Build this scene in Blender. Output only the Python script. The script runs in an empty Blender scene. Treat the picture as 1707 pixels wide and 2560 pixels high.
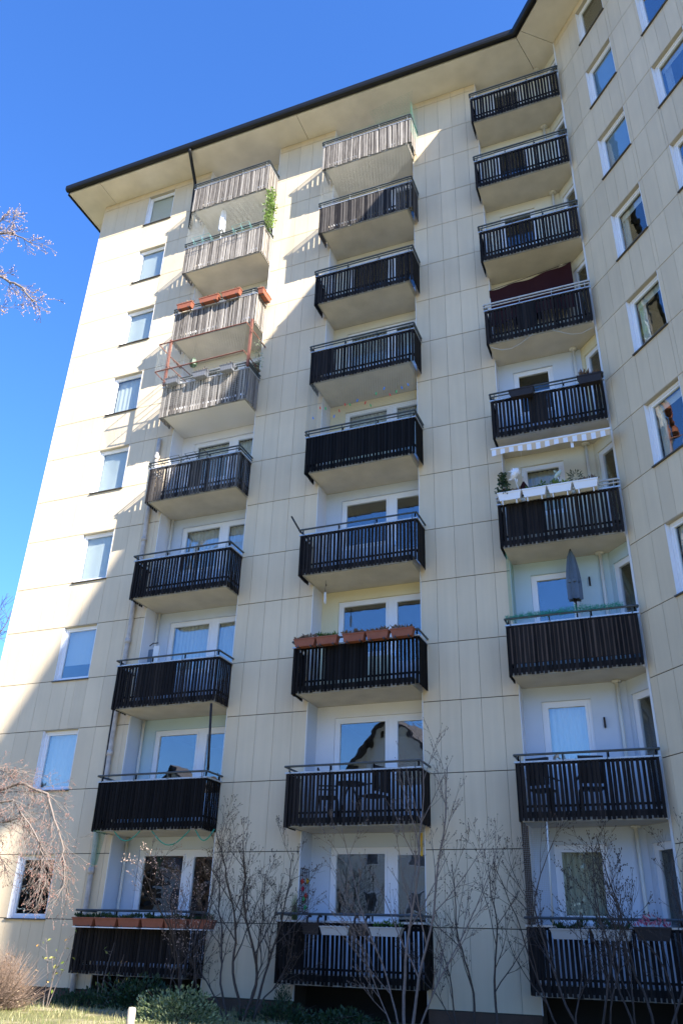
import bpy, math, random
from mathutils import Vector, Matrix
import numpy as np

# ------------------------------------------------------------------ camera, sky, sun, exposure
SC = bpy.context.scene
COL = SC.collection
PITCH, ROLL, YAW = 0.4901, 0.0334, -0.3980
CAMPOS = Vector((2.9248, -16.566, 1.5645))
FPX = 2053.2
cz, sz, cp, sp, cr, sr = math.cos(YAW), math.sin(YAW), math.cos(PITCH), math.sin(PITCH), math.cos(ROLL), math.sin(ROLL)
FW = Vector((sz * cp, cz * cp, sp))
r0 = Vector((cz, -sz, 0)); u0 = r0.cross(FW)
RT = cr * r0 + sr * u0
UP = -sr * r0 + cr * u0
cam_data = bpy.data.cameras.new("camera")
cam = bpy.data.objects.new("camera", cam_data); COL.objects.link(cam)
m = Matrix((RT, UP, -FW)).transposed().to_4x4(); m.translation = CAMPOS
cam.matrix_world = m
cam_data.sensor_fit = 'HORIZONTAL'; cam_data.sensor_width = 36.0
cam_data.lens = FPX / 1707 * 36.0
cam_data.clip_start = 0.1; cam_data.clip_end = 2000
SC.camera = cam

SUN_DIR = Vector((2.074, -1.0, 1.47)).normalized()      # towards the sun
elev = math.asin(SUN_DIR.z)
world = bpy.data.worlds.new("World"); SC.world = world; world.use_nodes = True
wn = world.node_tree.nodes; wl = world.node_tree.links
bg = wn["Background"]
sky = wn.new("ShaderNodeTexSky"); sky.sky_type = 'NISHITA'; sky.sun_disc = False
sky.sun_elevation = elev; sky.sun_rotation = math.atan2(SUN_DIR.x, SUN_DIR.y)
sky.air_density = 1.3; sky.dust_density = 0.15; sky.ozone_density = 10; sky.altitude = 0
tint = wn.new("ShaderNodeMixRGB"); tint.blend_type = 'MULTIPLY'; tint.inputs[0].default_value = 1; tint.inputs[2].default_value = (0.84, 0.84, 1.0, 1)
hs = wn.new("ShaderNodeHueSaturation"); hs.inputs['Saturation'].default_value = 1.05
wl.new(sky.outputs[0], tint.inputs[1]); wl.new(tint.outputs[0], hs.inputs['Color']); wl.new(hs.outputs[0], bg.inputs[0]); bg.inputs[1].default_value = 0.105
sun_data = bpy.data.lights.new("sun", 'SUN'); sun_data.energy = 5.0; sun_data.angle = math.radians(0.55)
sun_data.color = (1.0, 0.95, 0.87)
sun = bpy.data.objects.new("sun", sun_data); COL.objects.link(sun)
sun.rotation_euler = SUN_DIR.to_track_quat('Z', 'Y').to_euler(); sun.location = (30, -30, 40)
SC.view_settings.view_transform = 'Standard'; SC.view_settings.look = 'None'
SC.view_settings.gamma = 1; SC.view_settings.use_curve_mapping = False
SC.view_settings.exposure = 1.85
SC.render.engine = 'CYCLES'
SC.cycles.max_bounces = 8; SC.cycles.transparent_max_bounces = 12

rng = random.Random(7)
R = lambda a, b: rng.uniform(a, b)

def topx(p):
    d = Vector(p) - CAMPOS; z = d.dot(FW)
    if z < 0.1: return None
    return (853.5 + FPX * d.dot(RT) / z, 1280 - FPX * d.dot(UP) / z)

# ------------------------------------------------------------------ materials
def mat(name, col, rough=0.7, spec=0.3, metal=0.0, noise=None, bump=0.0, streak=0.0, rand=0.0, emit=None):
    """noise=(scale, amount); streak: long vertical weathering; rand: tone change from piece to piece"""
    M = bpy.data.materials.new(name); M.use_nodes = True
    nt = M.node_tree; N = nt.nodes; L = nt.links
    b = N["Principled BSDF"]
    b.inputs['Base Color'].default_value = (*col, 1); b.inputs['Roughness'].default_value = rough
    b.inputs['Specular IOR Level'].default_value = spec; b.inputs['Metallic'].default_value = metal
    geo = N.new("ShaderNodeNewGeometry")
    cur = None
    def mul(fac_socket, lo, hi):
        nonlocal cur
        mr = N.new("ShaderNodeMapRange"); mr.inputs[3].default_value = lo; mr.inputs[4].default_value = hi
        L.new(fac_socket, mr.inputs[0])
        mx = N.new("ShaderNodeMixRGB"); mx.blend_type = 'MULTIPLY'; mx.inputs[0].default_value = 1
        if cur is None: mx.inputs[1].default_value = (*col, 1)
        else: L.new(cur, mx.inputs[1])
        L.new(mr.outputs[0], mx.inputs[2]); cur = mx.outputs[0]
    nz = None
    if noise:
        nz = N.new("ShaderNodeTexNoise"); nz.inputs['Scale'].default_value = noise[0]; nz.inputs['Detail'].default_value = 6
        L.new(geo.outputs['Position'], nz.inputs['Vector'])
        mr = nz.outputs['Fac']; mul(mr, 1 - noise[1] * 1.6, 1 + noise[1] * 1.6)
    if streak:
        mp = N.new("ShaderNodeMapping"); mp.inputs['Scale'].default_value = (9, 9, 0.45)
        L.new(geo.outputs['Position'], mp.inputs['Vector'])
        n2 = N.new("ShaderNodeTexNoise"); n2.inputs['Scale'].default_value = 1.0; n2.inputs['Detail'].default_value = 5
        L.new(mp.outputs[0], n2.inputs['Vector']); mul(n2.outputs['Fac'], 1 - streak * 1.6, 1 + streak * 1.6)
    if rand:
        oi = N.new("ShaderNodeObjectInfo")
        ad = N.new("ShaderNodeMath"); ad.operation = 'ADD'; L.new(oi.outputs['Random'], ad.inputs[0]); L.new(geo.outputs['Random Per Island'], ad.inputs[1])
        fr = N.new("ShaderNodeMath"); fr.operation = 'FRACT'; L.new(ad.outputs[0], fr.inputs[0])
        mul(fr.outputs[0], 1 - rand, 1 + rand)
    if cur is not None: L.new(cur, b.inputs['Base Color'])
    if bump:
        bn = N.new("ShaderNodeBump"); bn.inputs['Strength'].default_value = bump; bn.inputs['Distance'].default_value = 0.01
        n3 = N.new("ShaderNodeTexNoise"); n3.inputs['Scale'].default_value = 30; n3.inputs['Detail'].default_value = 5
        L.new(geo.outputs['Position'], n3.inputs['Vector']); L.new(n3.outputs['Fac'], bn.inputs['Height']); L.new(bn.outputs[0], b.inputs['Normal'])
    return M

def wood(name, a, b_, rough=0.75, spec=0.2, patch=0.5):
    """stained slats: tone differs from slat to slat, grain and worn patches along the board"""
    M = bpy.data.materials.new(name); M.use_nodes = True
    nt = M.node_tree; N = nt.nodes; L = nt.links; b = N["Principled BSDF"]
    geo = N.new("ShaderNodeNewGeometry"); oi = N.new("ShaderNodeObjectInfo")
    ad = N.new("ShaderNodeMath"); ad.operation = 'ADD'; L.new(oi.outputs['Random'], ad.inputs[0]); L.new(geo.outputs['Random Per Island'], ad.inputs[1])
    fr = N.new("ShaderNodeMath"); fr.operation = 'FRACT'; L.new(ad.outputs[0], fr.inputs[0])
    mp = N.new("ShaderNodeMapping"); mp.inputs['Scale'].default_value = (45, 45, 3.0); L.new(geo.outputs['Position'], mp.inputs['Vector'])
    n = N.new("ShaderNodeTexNoise"); n.inputs['Scale'].default_value = 1; n.inputs['Detail'].default_value = 8; n.inputs['Roughness'].default_value = 0.65
    L.new(mp.outputs[0], n.inputs['Vector'])
    m1 = N.new("ShaderNodeMath"); m1.operation = 'MULTIPLY_ADD'; m1.inputs[1].default_value = patch; L.new(fr.outputs[0], m1.inputs[0])
    sb = N.new("ShaderNodeMath"); sb.operation = 'SUBTRACT'; sb.inputs[1].default_value = patch * 0.5; L.new(n.outputs['Fac'], sb.inputs[0]); L.new(sb.outputs[0], m1.inputs[2])
    rp = N.new("ShaderNodeValToRGB"); rp.color_ramp.elements[0].position = 0.25; rp.color_ramp.elements[1].position = 0.8
    rp.color_ramp.elements[0].color = (*a, 1); rp.color_ramp.elements[1].color = (*b_, 1)
    L.new(m1.outputs[0], rp.inputs[0]); L.new(rp.outputs[0], b.inputs['Base Color'])
    b.inputs['Roughness'].default_value = rough; b.inputs['Specular IOR Level'].default_value = spec
    bn = N.new("ShaderNodeBump"); bn.inputs['Strength'].default_value = 0.4; bn.inputs['Distance'].default_value = 0.004
    L.new(n.outputs['Fac'], bn.inputs['Height']); L.new(bn.outputs[0], b.inputs['Normal'])
    return M

def glass_mat(name, base=0.14, gain=0.8, tint=(0.88, 0.91, 0.90)):
    M = bpy.data.materials.new(name); M.use_nodes = True
    nt = M.node_tree; N = nt.nodes; L = nt.links
    N.remove(N["Principled BSDF"]); out = N["Material Output"]
    tr = N.new("ShaderNodeBsdfTransparent"); tr.inputs[0].default_value = (*tint, 1)
    gl = N.new("ShaderNodeBsdfGlossy"); gl.inputs['Roughness'].default_value = 0.0; gl.inputs['Color'].default_value = (0.92, 0.96, 1, 1)
    lw = N.new("ShaderNodeLayerWeight"); lw.inputs[0].default_value = 0.5
    pw = N.new("ShaderNodeMath"); pw.operation = 'POWER'; pw.inputs[1].default_value = 2.2; L.new(lw.outputs['Facing'], pw.inputs[0])
    ma = N.new("ShaderNodeMath"); ma.operation = 'MULTIPLY_ADD'; ma.inputs[1].default_value = gain; ma.inputs[2].default_value = base; ma.use_clamp = True
    L.new(pw.outputs[0], ma.inputs[0])
    geo = N.new("ShaderNodeNewGeometry"); nz = N.new("ShaderNodeTexNoise"); nz.inputs['Scale'].default_value = 1.3; L.new(geo.outputs['Position'], nz.inputs['Vector'])
    bn = N.new("ShaderNodeBump"); bn.inputs['Strength'].default_value = 0.07; bn.inputs['Distance'].default_value = 0.05; L.new(nz.outputs['Fac'], bn.inputs['Height']); L.new(bn.outputs[0], gl.inputs['Normal'])
    mx = N.new("ShaderNodeMixShader"); L.new(ma.outputs[0], mx.inputs[0]); L.new(tr.outputs[0], mx.inputs[1]); L.new(gl.outputs[0], mx.inputs[2])
    L.new(mx.outputs[0], out.inputs[0])
    return M

def leafy(name, a, b_, trans=0.35):
    M = bpy.data.materials.new(name); M.use_nodes = True
    nt = M.node_tree; N = nt.nodes; L = nt.links; b = N["Principled BSDF"]
    geo = N.new("ShaderNodeNewGeometry"); rp = N.new("ShaderNodeValToRGB")
    rp.color_ramp.elements[0].color = (*a, 1); rp.color_ramp.elements[1].color = (*b_, 1)
    L.new(geo.outputs['Random Per Island'], rp.inputs[0]); L.new(rp.outputs[0], b.inputs['Base Color'])
    b.inputs['Roughness'].default_value = 0.5
    tl = N.new("ShaderNodeBsdfTranslucent"); L.new(rp.outputs[0], tl.inputs[0])
    mx = N.new("ShaderNodeMixShader"); mx.inputs[0].default_value = trans
    L.new(b.outputs[0], mx.inputs[1]); L.new(tl.outputs[0], mx.inputs[2]); L.new(mx.outputs[0], N["Material Output"].inputs[0])
    return M

M_PANEL = mat("cladding_panel", (0.65, 0.53, 0.362), 0.45, 0.35, noise=(0.9, 0.08), streak=0.05, rand=0.05)
M_BACK = mat("joint_backing", (0.055, 0.05, 0.045), 0.9)
M_SOFFIT = mat("soffit_render", (0.70, 0.65, 0.58), 0.85, noise=(1.3, 0.16), bump=0.3)
M_SLAB = mat("slab_concrete", (0.54, 0.50, 0.44), 0.85, noise=(2.2, 0.16), bump=0.2)
M_SLABEDGE = mat("slab_edge", (0.33, 0.32, 0.29), 0.85, noise=(4, 0.2), bump=0.3)
M_SLABW = mat("slab_white", (0.78, 0.76, 0.74), 0.8, noise=(1.5, 0.05))
M_BLACK = mat("gutter_metal", (0.006, 0.006, 0.0065), 0.5, 0.3, noise=(5, 0.2))
M_PVC = mat("window_white", (0.80, 0.80, 0.82), 0.35, 0.45, noise=(3, 0.02))
M_SILL = mat("sill_metal", (0.06, 0.055, 0.05), 0.4, 0.5)
M_TRIM = mat("edge_trim", (0.70, 0.70, 0.70), 0.5)
M_REVEAL = mat("reveal_top", (0.42, 0.37, 0.28), 0.7)
M_GLASS = glass_mat("glass", 0.05, 0.5)
M_GLASS_B = glass_mat("glass_coated", 0.15, 0.55)
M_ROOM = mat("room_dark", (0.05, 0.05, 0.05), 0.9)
M_CURT = mat("curtain_white", (0.70, 0.70, 0.68), 0.9)
M_CURTW = mat("curtain_cream", (0.62, 0.56, 0.42), 0.9)
M_BLIND = mat("blind_grey", (0.68, 0.68, 0.64), 0.8)
M_BLUEBLIND = mat("blind_blue", (0.30, 0.45, 0.62), 0.8)
M_RAIL = mat("rail_painted", (0.06, 0.075, 0.085), 0.38, 0.5, metal=0.3, noise=(9, 0.25))
M_BAR = mat("rail_bar", (0.50, 0.51, 0.52), 0.4, 0.5, metal=0.55, noise=(12, 0.2))
M_WPALE = wood("slat_weathered_sunlit", (0.10, 0.087, 0.076), (0.37, 0.335, 0.295), patch=0.5)  # weathered wood, with the sunlit paleness of the upper balconies in its colour
M_WMID = wood("slat_half_sunlit", (0.012, 0.010, 0.010), (0.10, 0.088, 0.078), patch=0.7)  # same wood, toned between its sunlit and shaded look for half-lit balconies
M_WDARK = wood("slat_stain_shaded", (0.006, 0.005, 0.005), (0.026, 0.021, 0.019), rough=0.75, spec=0.12, patch=0.5)  # dark stain, with the shade on the unlit balconies darkened into it
M_WBLACK = wood("slat_black_stain", (0.003, 0.0025, 0.0025), (0.011, 0.009, 0.008), rough=0.75, spec=0.10, patch=0.5)
M_SHEET = mat("privacy_gap_sheet", (0.012, 0.011, 0.012), 0.8)
M_SHEETG = mat("gap_dark_backing", (0.028, 0.025, 0.024), 0.85)  # dark backing behind the slat gaps
M_SHEETB = mat("privacy_sheet_brown", (0.10, 0.07, 0.055), 0.8, streak=0.3)
M_WALLB = mat("loggia_paint_blue", (0.56, 0.61, 0.68), 0.8, noise=(1.3, 0.05))
M_WALLW = mat("loggia_paint_white", (0.74, 0.74, 0.76), 0.8, noise=(1.3, 0.05))
M_WALLY = mat("loggia_paint_yellow", (0.72, 0.64, 0.42), 0.8, noise=(1.3, 0.05))
M_WALLC = mat("loggia_paint_cream", (0.68, 0.64, 0.52), 0.8, noise=(1.3, 0.05))
M_WALLT = mat("loggia_paint_teal", (0.46, 0.58, 0.62), 0.8, noise=(1.3, 0.06))
M_PLINTH = mat("plinth_brown", (0.10, 0.062, 0.043), 0.9, noise=(3, 0.2), bump=0.4)
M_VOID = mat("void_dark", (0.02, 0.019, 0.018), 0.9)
M_PIPE = mat("pipe_flaking", (0.46, 0.42, 0.38), 0.7, noise=(7, 0.3), bump=0.3)
M_PIPEW = mat("pipe_white", (0.66, 0.64, 0.58), 0.5)
M_TERRA = mat("terracotta", (0.26, 0.088, 0.05), 0.7, noise=(9, 0.15))
M_PLGREY = mat("planter_grey", (0.15, 0.155, 0.175), 0.6)
M_PLWHITE = mat("planter_white", (0.78, 0.78, 0.80), 0.5)
M_PLDARK = mat("planter_dark", (0.025, 0.02, 0.02), 0.6)
M_PLBEIGE = mat("planter_beige", (0.45, 0.43, 0.40), 0.7)
M_SOIL = mat("soil", (0.03, 0.022, 0.016), 0.95)
M_GREEN = leafy("leaf_green", (0.03, 0.09, 0.015), (0.10, 0.20, 0.03))
M_GREENL = leafy("leaf_bright", (0.07, 0.15, 0.02), (0.30, 0.42, 0.10), 0.4)
M_GREEND = leafy("leaf_dark", (0.012, 0.035, 0.012), (0.035, 0.08, 0.025), 0.2)
M_DRY = leafy("leaf_dry", (0.13, 0.07, 0.045), (0.32, 0.22, 0.13))
M_VARIEG = leafy("leaf_variegated", (0.02, 0.07, 0.012), (0.46, 0.50, 0.24), 0.25)
M_ORANGE = leafy("leaf_orange", (0.55, 0.14, 0.03), (0.5, 0.35, 0.06))
M_RED = mat("red", (0.55, 0.02, 0.06), 0.6)
M_PINK = leafy("petal_pink", (0.5, 0.03, 0.12), (0.75, 0.35, 0.4))
M_BARK = mat("bark_dark", (0.065, 0.05, 0.043), 0.9, noise=(20, 0.3), bump=0.5)
M_BARKL = mat("bark_pale", (0.16, 0.13, 0.115), 0.85, noise=(18, 0.3), bump=0.4)
M_BARKP = mat("bark_cherry", (0.17, 0.14, 0.122), 0.8, noise=(18, 0.25))
M_BUD = mat("bud_pink", (0.22, 0.115, 0.095), 0.8, rand=0.3)
M_BUDO = mat("bud_orange", (0.46, 0.33, 0.27), 0.8, rand=0.3)
M_COPPER = mat("frame_copper_brown", (0.17, 0.07, 0.05), 0.6, noise=(10, 0.25))
M_MAROON = mat("cloth_maroon", (0.028, 0.003, 0.004), 0.9)
M_WHITE = mat("cloth_white", (0.80, 0.80, 0.82), 0.85)
M_BLUEGR = mat("cloth_bluegrey", (0.11, 0.15, 0.20), 0.85, noise=(5, 0.15))
M_AWNW = mat("awning_white", (0.74, 0.76, 0.82), 0.85)
M_AWNB = mat("awning_beige", (0.62, 0.47, 0.32), 0.85)
M_NETG = mat("net_green", (0.03, 0.30, 0.20), 0.7)
M_NETW = mat("net_pale", (0.45, 0.47, 0.45), 0.7)
M_BAMBOO = mat("reed_brown", (0.10, 0.055, 0.03), 0.85, streak=0.3, rand=0.3)
M_CHROME = mat("chrome", (0.6, 0.62, 0.65), 0.25, metal=0.9)
M_TEAL = mat("rack_teal", (0.20, 0.42, 0.42), 0.4)
M_YELLOW = mat("strap_yellow", (0.60, 0.34, 0.03), 0.7)
M_PEGB = mat("peg_blue", (0.05, 0.22, 0.65), 0.5); M_PEGG = mat("peg_green", (0.05, 0.45, 0.15), 0.5); M_PEGR = mat("peg_red", (0.65, 0.06, 0.04), 0.5)
M_POST = mat("stake_concrete", (0.42, 0.36, 0.28), 0.9, noise=(15, 0.2), bump=0.5)
M_HOUSE = mat("far_plaster", (0.70, 0.68, 0.62), 0.8); M_HROOF = mat("far_roof", (0.07, 0.06, 0.06), 0.8)

# ------------------------------------------------------------------ mesh builder
class MB:
    def __init__(s): s.v = []; s.f = []; s.mi = []; s.m = 0
    def quad(s, a, b, c, d):
        n = len(s.v); s.v += [tuple(a), tuple(b), tuple(c), tuple(d)]; s.f.append((n, n + 1, n + 2, n + 3)); s.mi.append(s.m)
    def box(s, x0, x1, y0, y1, z0, z1, fr=None):
        P = [(x, y, z) for z in (z0, z1) for y in (y0, y1) for x in (x0, x1)]
        if fr: P = [fr(*p) for p in P]
        n = len(s.v); s.v += [tuple(p) for p in P]
        for q in ((0, 2, 3, 1), (4, 5, 7, 6), (0, 1, 5, 4), (2, 6, 7, 3), (0, 4, 6, 2), (1, 3, 7, 5)):
            s.f.append(tuple(n + i for i in q)); s.mi.append(s.m)
    def prism(s, poly, z0, z1):
        n = len(s.v); k = len(poly)
        s.v += [(x, y, z0) for x, y in poly] + [(x, y, z1) for x, y in poly]
        s.f.append(tuple(n + i for i in range(k))[::-1]); s.mi.append(s.m)
        s.f.append(tuple(n + k + i for i in range(k))); s.mi.append(s.m)
        for i in range(k):
            j = (i + 1) % k; s.f.append((n + i, n + j, n + k + j, n + k + i)); s.mi.append(s.m)
    def tube(s, pts, rad, k=6, cap=True):
        pts = [Vector(p) for p in pts]
        if not hasattr(rad, '__len__'): rad = [rad] * len(pts)
        n0 = len(s.v); up = None
        for i, p in enumerate(pts):
            d = (pts[min(i + 1, len(pts) - 1)] - pts[max(i - 1, 0)])
            if d.length < 1e-9: d = Vector((0, 0, 1))
            d.normalize()
            if up is None:
                up = d.orthogonal().normalized()
            up = (up - d * up.dot(d))
            if up.length < 1e-6: up = d.orthogonal()
            up.normalize(); w = d.cross(up)
            for j in range(k):
                a = 2 * math.pi * j / k
                s.v.append(tuple(p + (up * math.cos(a) + w * math.sin(a)) * rad[i]))
        for i in range(len(pts) - 1):
            for j in range(k):
                a = n0 + i * k + j; b = n0 + i * k + (j + 1) % k
                s.f.append((a, b, b + k, a + k)); s.mi.append(s.m)
        if cap and k > 2:
            s.f.append(tuple(n0 + j for j in range(k))[::-1]); s.mi.append(s.m)
            e = n0 + (len(pts) - 1) * k
            s.f.append(tuple(e + j for j in range(k))); s.mi.append(s.m)
    def leaf(s, p, size, d=None, wid=0.5):
        if d is None: d = Vector((R(-1, 1), R(-1, 1), R(-1, 1)))
        d = Vector(d)
        if d.length < 1e-6: d = Vector((0, 0, 1))
        d.normalize(); q = Vector((R(-1, 1), R(-1, 1), R(-1, 1))); q = (q - d * q.dot(d))
        if q.length < 1e-3: q = d.orthogonal()
        q.normalize(); p = Vector(p)
        n = d.cross(q) * size * 0.12
        s.quad(p, p + d * size * 0.5 + q * size * wid * 0.5 + n, p + d * size, p + d * size * 0.5 - q * size * wid * 0.5 + n)
    def blob(s, p, r):
        p = Vector(p); n = len(s.v)
        for d in ((1, 0, 0), (0, 1, 0), (-1, 0, 0), (0, -1, 0)): s.v.append(tuple(p + Vector(d) * r))
        s.v.append(tuple(p + Vector((0, 0, 1.4 * r)))); s.v.append(tuple(p - Vector((0, 0, 1.4 * r))))
        for i in range(4):
            j = (i + 1) % 4; s.f.append((n + i, n + j, n + 4)); s.f.append((n + j, n + i, n + 5)); s.mi += [s.m, s.m]
    def cone(s, p, r0_, r1_, h, k=10):
        p = Vector(p); s.tube([p, p + Vector((0, 0, h))], [r0_, r1_], k)
    def build(s, name, mats, parent=None, smooth=False):
        me = bpy.data.meshes.new(name); me.from_pydata(s.v, [], s.f)
        if not isinstance(mats, (list, tuple)): mats = [mats]
        for mm in mats: me.materials.append(mm)
        if len(mats) > 1: me.polygons.foreach_set("material_index", s.mi)
        if smooth: me.polygons.foreach_set("use_smooth", [True] * len(me.polygons))
        o = bpy.data.objects.new(name, me); COL.objects.link(o)
        if parent is not None: o.parent = parent
        return o

def tag(o, label=None, cat=None, group=None, kind=None):
    if label: o["label"] = label
    if cat: o["category"] = cat
    if group: o["group"] = group
    if kind: o["kind"] = kind
    return o
def thing(name, label, cat, group=None, loc=(0, 0, 0)):
    o = bpy.data.objects.new(name, None); COL.objects.link(o); o.location = loc; o.empty_display_size = 0.3
    return tag(o, label, cat, group)

# ------------------------------------------------------------------ measured geometry of the block
ROW = [25.5, 24.07, 22.834, 21.341, 20.066, 18.642, 17.353, 15.899, 14.622, 13.131, 11.799, 10.297, 9.0, 7.514, 6.239, 4.769, 3.335, 1.986, 0.667]
ZS = 25.765                                        # underside of the eaves
SB = [0.98, 3.73, 6.45, 9.26, 12.05, 14.82, 17.58, 20.35, 23.12]     # undersides of the balcony slabs, floor 1 to 9
WX0, WTH = 2.1175, math.radians(48.342)
D1 = Vector((math.cos(WTH), -math.sin(WTH), 0)); N1 = Vector((-math.sin(WTH), -math.cos(WTH), 0))
def FM(u, v, z): return Vector((u, -v, z))                                  # main front: v outwards
def FWG(u, v, z): return Vector((WX0, 0, 0)) + D1 * u + N1 * v + Vector((0, 0, z))   # angled wing
A0, A1 = -13.951, -9.43
B0, B1 = -6.739, -4.711
C0, C1 = -2.031, 0.0
WL, WR = -12.01, -10.911
YB, YB3 = 0.55, 0.31
Z0 = 0.30

BLD = thing("apartment_building", "tall cream-panelled apartment block with stacked dark-slatted balconies and an angled wing", "apartment building", loc=(-4, 0, 0.4))
BLD.location = (0, 0, 0)

# ---- backing walls, side and rear walls
for x0, x1 in ((B0, B1), (C0, C1)):
    b = MB(); b.box(x0, x1, 0.022, 0.70, Z0 + 0.02, ZS - 0.004); b.build("wall", M_BACK, BLD)
b = MB()
rows_all = [(ZS - 0.004, ROW[0])] + [(ROW[i], ROW[i + 1]) for i in range(18)] + [(ROW[18], Z0 + 0.02)]
for i, (zt, zb) in enumerate(rows_all):
    win = (1 <= i <= 18) and (i % 2 == 1)
    if win:
        b.box(A0, WL, 0.022, 0.30, zb, zt); b.box(WR, A1, 0.022, 0.30, zb, zt)
    else: b.box(A0, A1, 0.022, 0.30, zb, zt)
b.box(A1 - 0.30, A1, 0.301, 0.70, Z0, ZS - 0.004)
b.box(A0, A0 + 0.3, 0.301, 11.0, Z0, ZS - 0.004)           # end wall
b.box(A0, 9.0, 10.7, 11.0, Z0, ZS - 0.004)
b.build("wall", M_BACK, BLD)
b = MB(); b.box(A0 - 0.012, A0 - 0.0005, 0.0, 11.0, ROW[18], ZS - 0.004); b.build("end_wall", M_PANEL, BLD)

# wing backing
b = MB()
W1, W2, W3 = (1.696, 2.761), (3.80, 4.88), (6.0, 7.08)
WEND = 8.2
for i, (zt, zb) in enumerate(rows_all):
    win = (1 <= i <= 18) and (i % 2 == 1)
    spans = [(0.60, W1[0]), (W1[1], W2[0]), (W2[1], W3[0]), (W3[1], WEND)] if win else [(0.60, WEND)]
    for u0_, u1_ in spans: b.box(u0_, u1_, -0.30, -0.022, zb, zt, FWG)
PW2 = FWG(WEND, 0, 0); TH2 = math.radians(39.3)
D2 = Vector((math.cos(TH2), -math.sin(TH2), 0)); N2 = Vector((-math.sin(TH2), -math.cos(TH2), 0))
def FW2(u, v, z): return PW2 + D2 * u + N2 * v + Vector((0, 0, z))
b.box(0.02, 12.9, -0.30, 0, Z0, ZS - 0.004, FW2); b.box(12.6, 12.9, -9, -0.301, Z0, ZS - 0.004, FW2)
b.build("wing_wall", M_BACK, BLD)
b = MB(); b.box(0.02, 12.9, 0.0005, 0.012, ROW[18], ZS - 0.004, FW2); b.build("wing_front", M_PANEL, BLD)

# ---- plinth and dark voids under the first balconies
b = MB()
for x0, x1 in ((A0, A1), (B0, B1), (C0, C1)):
    b = MB(); b.box(x0 + 0.01, x1 - 0.01, 0.035 - 0.02, 0.021, Z0 - 0.3, ROW[18] - 0.012); b.build("plinth", M_PLINTH, BLD)
b = MB(); b.box(0.62, WEND, -0.021, -0.012, Z0 - 0.3, ROW[18] - 0.012, FWG); b.build("plinth", M_PLINTH, BLD)
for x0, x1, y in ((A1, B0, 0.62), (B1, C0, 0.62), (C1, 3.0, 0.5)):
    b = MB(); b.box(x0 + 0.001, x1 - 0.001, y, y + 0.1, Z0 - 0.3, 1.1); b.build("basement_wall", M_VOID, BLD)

# ---- cladding panels
XA = [A0, -13.745, -13.333, -12.895, -12.445, WL]; XA2 = [WR, -10.405, -9.985, -9.57, A1]
XB = [B0, -6.413, -5.97, -5.517, -5.066, B1]; XC = [C0, -1.657, -1.212, -0.783, -0.337, C1]
XW1 = [0.64, 0.845, 1.288, 1.696]; XWM = [2.761, 2.87, 3.284, 3.727, 3.80]; XWE = [4.88, 5.0, 5.44, 5.88, 6.0]; XWF = [7.08, 7.2, 7.64, 8.08, 8.2]
cells = []
for i, (zt, zb) in enumerate(rows_all[:-1]):
    win = (1 <= i <= 18) and (i % 2 == 1)
    def seg(fr, xs):
        for a, c in zip(xs, xs[1:]): cells.append((fr, a, c, zb, zt))
    if win: seg(FM, XA); seg(FM, XA2)
    else: seg(FM, XA + [-11.535, -11.283] + XA2)
    seg(FM, XB); seg(FM, XC)
    if win:
        for xs in (XW1, XWM, XWE, XWF): seg(FWG, xs)
    else: seg(FWG, XW1 + [2.06, 2.40] + XWM + [4.17, 4.51] + XWE + [6.37, 6.71] + XWF)
def cell_area(c):
    fr, a, d, zb, zt = c; P = [topx(fr(u, 0, z)) for u, z in ((a, zb), (d, zb), (d, zt), (a, zt))]
    if any(p is None for p in P): return 0
    P = [(min(max(x, 0), 1707), min(max(y, 0), 2560)) for x, y in P]
    return abs(sum(P[i][0] * P[(i + 1) % 4][1] - P[(i + 1) % 4][0] * P[i][1] for i in range(4))) / 2
order = sorted(cells, key=cell_area, reverse=True)
unit = MB(); unit.box(0, 1, 0, 1, 0, 1); um = bpy.data.meshes.new("wall_panel"); um.from_pydata(unit.v, [], unit.f); um.materials.append(M_PANEL)
rest = MB()
for k, (fr, a, c, zb, zt) in enumerate(order):
    a2, c2, b2, t2 = a + 0.0034, c - 0.0034, zb + 0.0085, zt - 0.0085
    if t2 - b2 < 0.02: continue
    if k < 296:
        o = bpy.data.objects.new("wall_panel", um); COL.objects.link(o); o.parent = BLD
        p = fr(a2, 0, b2)
        jit = R(-0.0012, 0.0012)
        ex = (fr(1, 0, 0) - fr(0, 0, 0)); ey = (fr(0, -1, 0) - fr(0, 0, 0))
        mm = Matrix((ex * (c2 - a2), ey * 0.016, Vector((0, 0, t2 - b2)))).transposed().to_4x4(); mm.translation = p - ey * jit
        o.matrix_world = mm
    else:
        rest.box(a2, c2, -0.016, R(-0.0012, 0.0012), b2, t2, fr)
tag(rest.build("wall_panel_small", M_PANEL, BLD), kind="stuff")
# white edge trims beside the loggias and at the wing
for x, s in ((A1, 1), (B0, -1), (B1, 1), (C0, -1), (C1, 1)):
    lo, hi = (x - 0.002, x + 0.014) if s > 0 else (x - 0.014, x + 0.002)
    b = MB(); b.box(lo, hi, -0.006, 0.035, ROW[18], ZS - 0.006); b.build("edge_trim", M_TRIM, BLD)
b = MB(); b.box(0.575, 0.635, -0.10, 0.004, ROW[18], ZS - 0.006, FWG); b.build("edge_trim", M_TRIM, BLD)
b = MB(); b.box(A0 - 0.014, A0 + 0.004, -0.004, 0.02, ROW[18], ZS - 0.006); b.build("corner_trim", M_PANEL, BLD)

# ---- roof, eaves
OH = 0.975
bend = (1.515, -0.975)
def wv(u, v): p = FWG(u, v, 0); return (p.x, p.y)
def w2(u, v): p = FW2(u, v, 0); return (p.x, p.y)
WOV = 1.09
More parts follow.
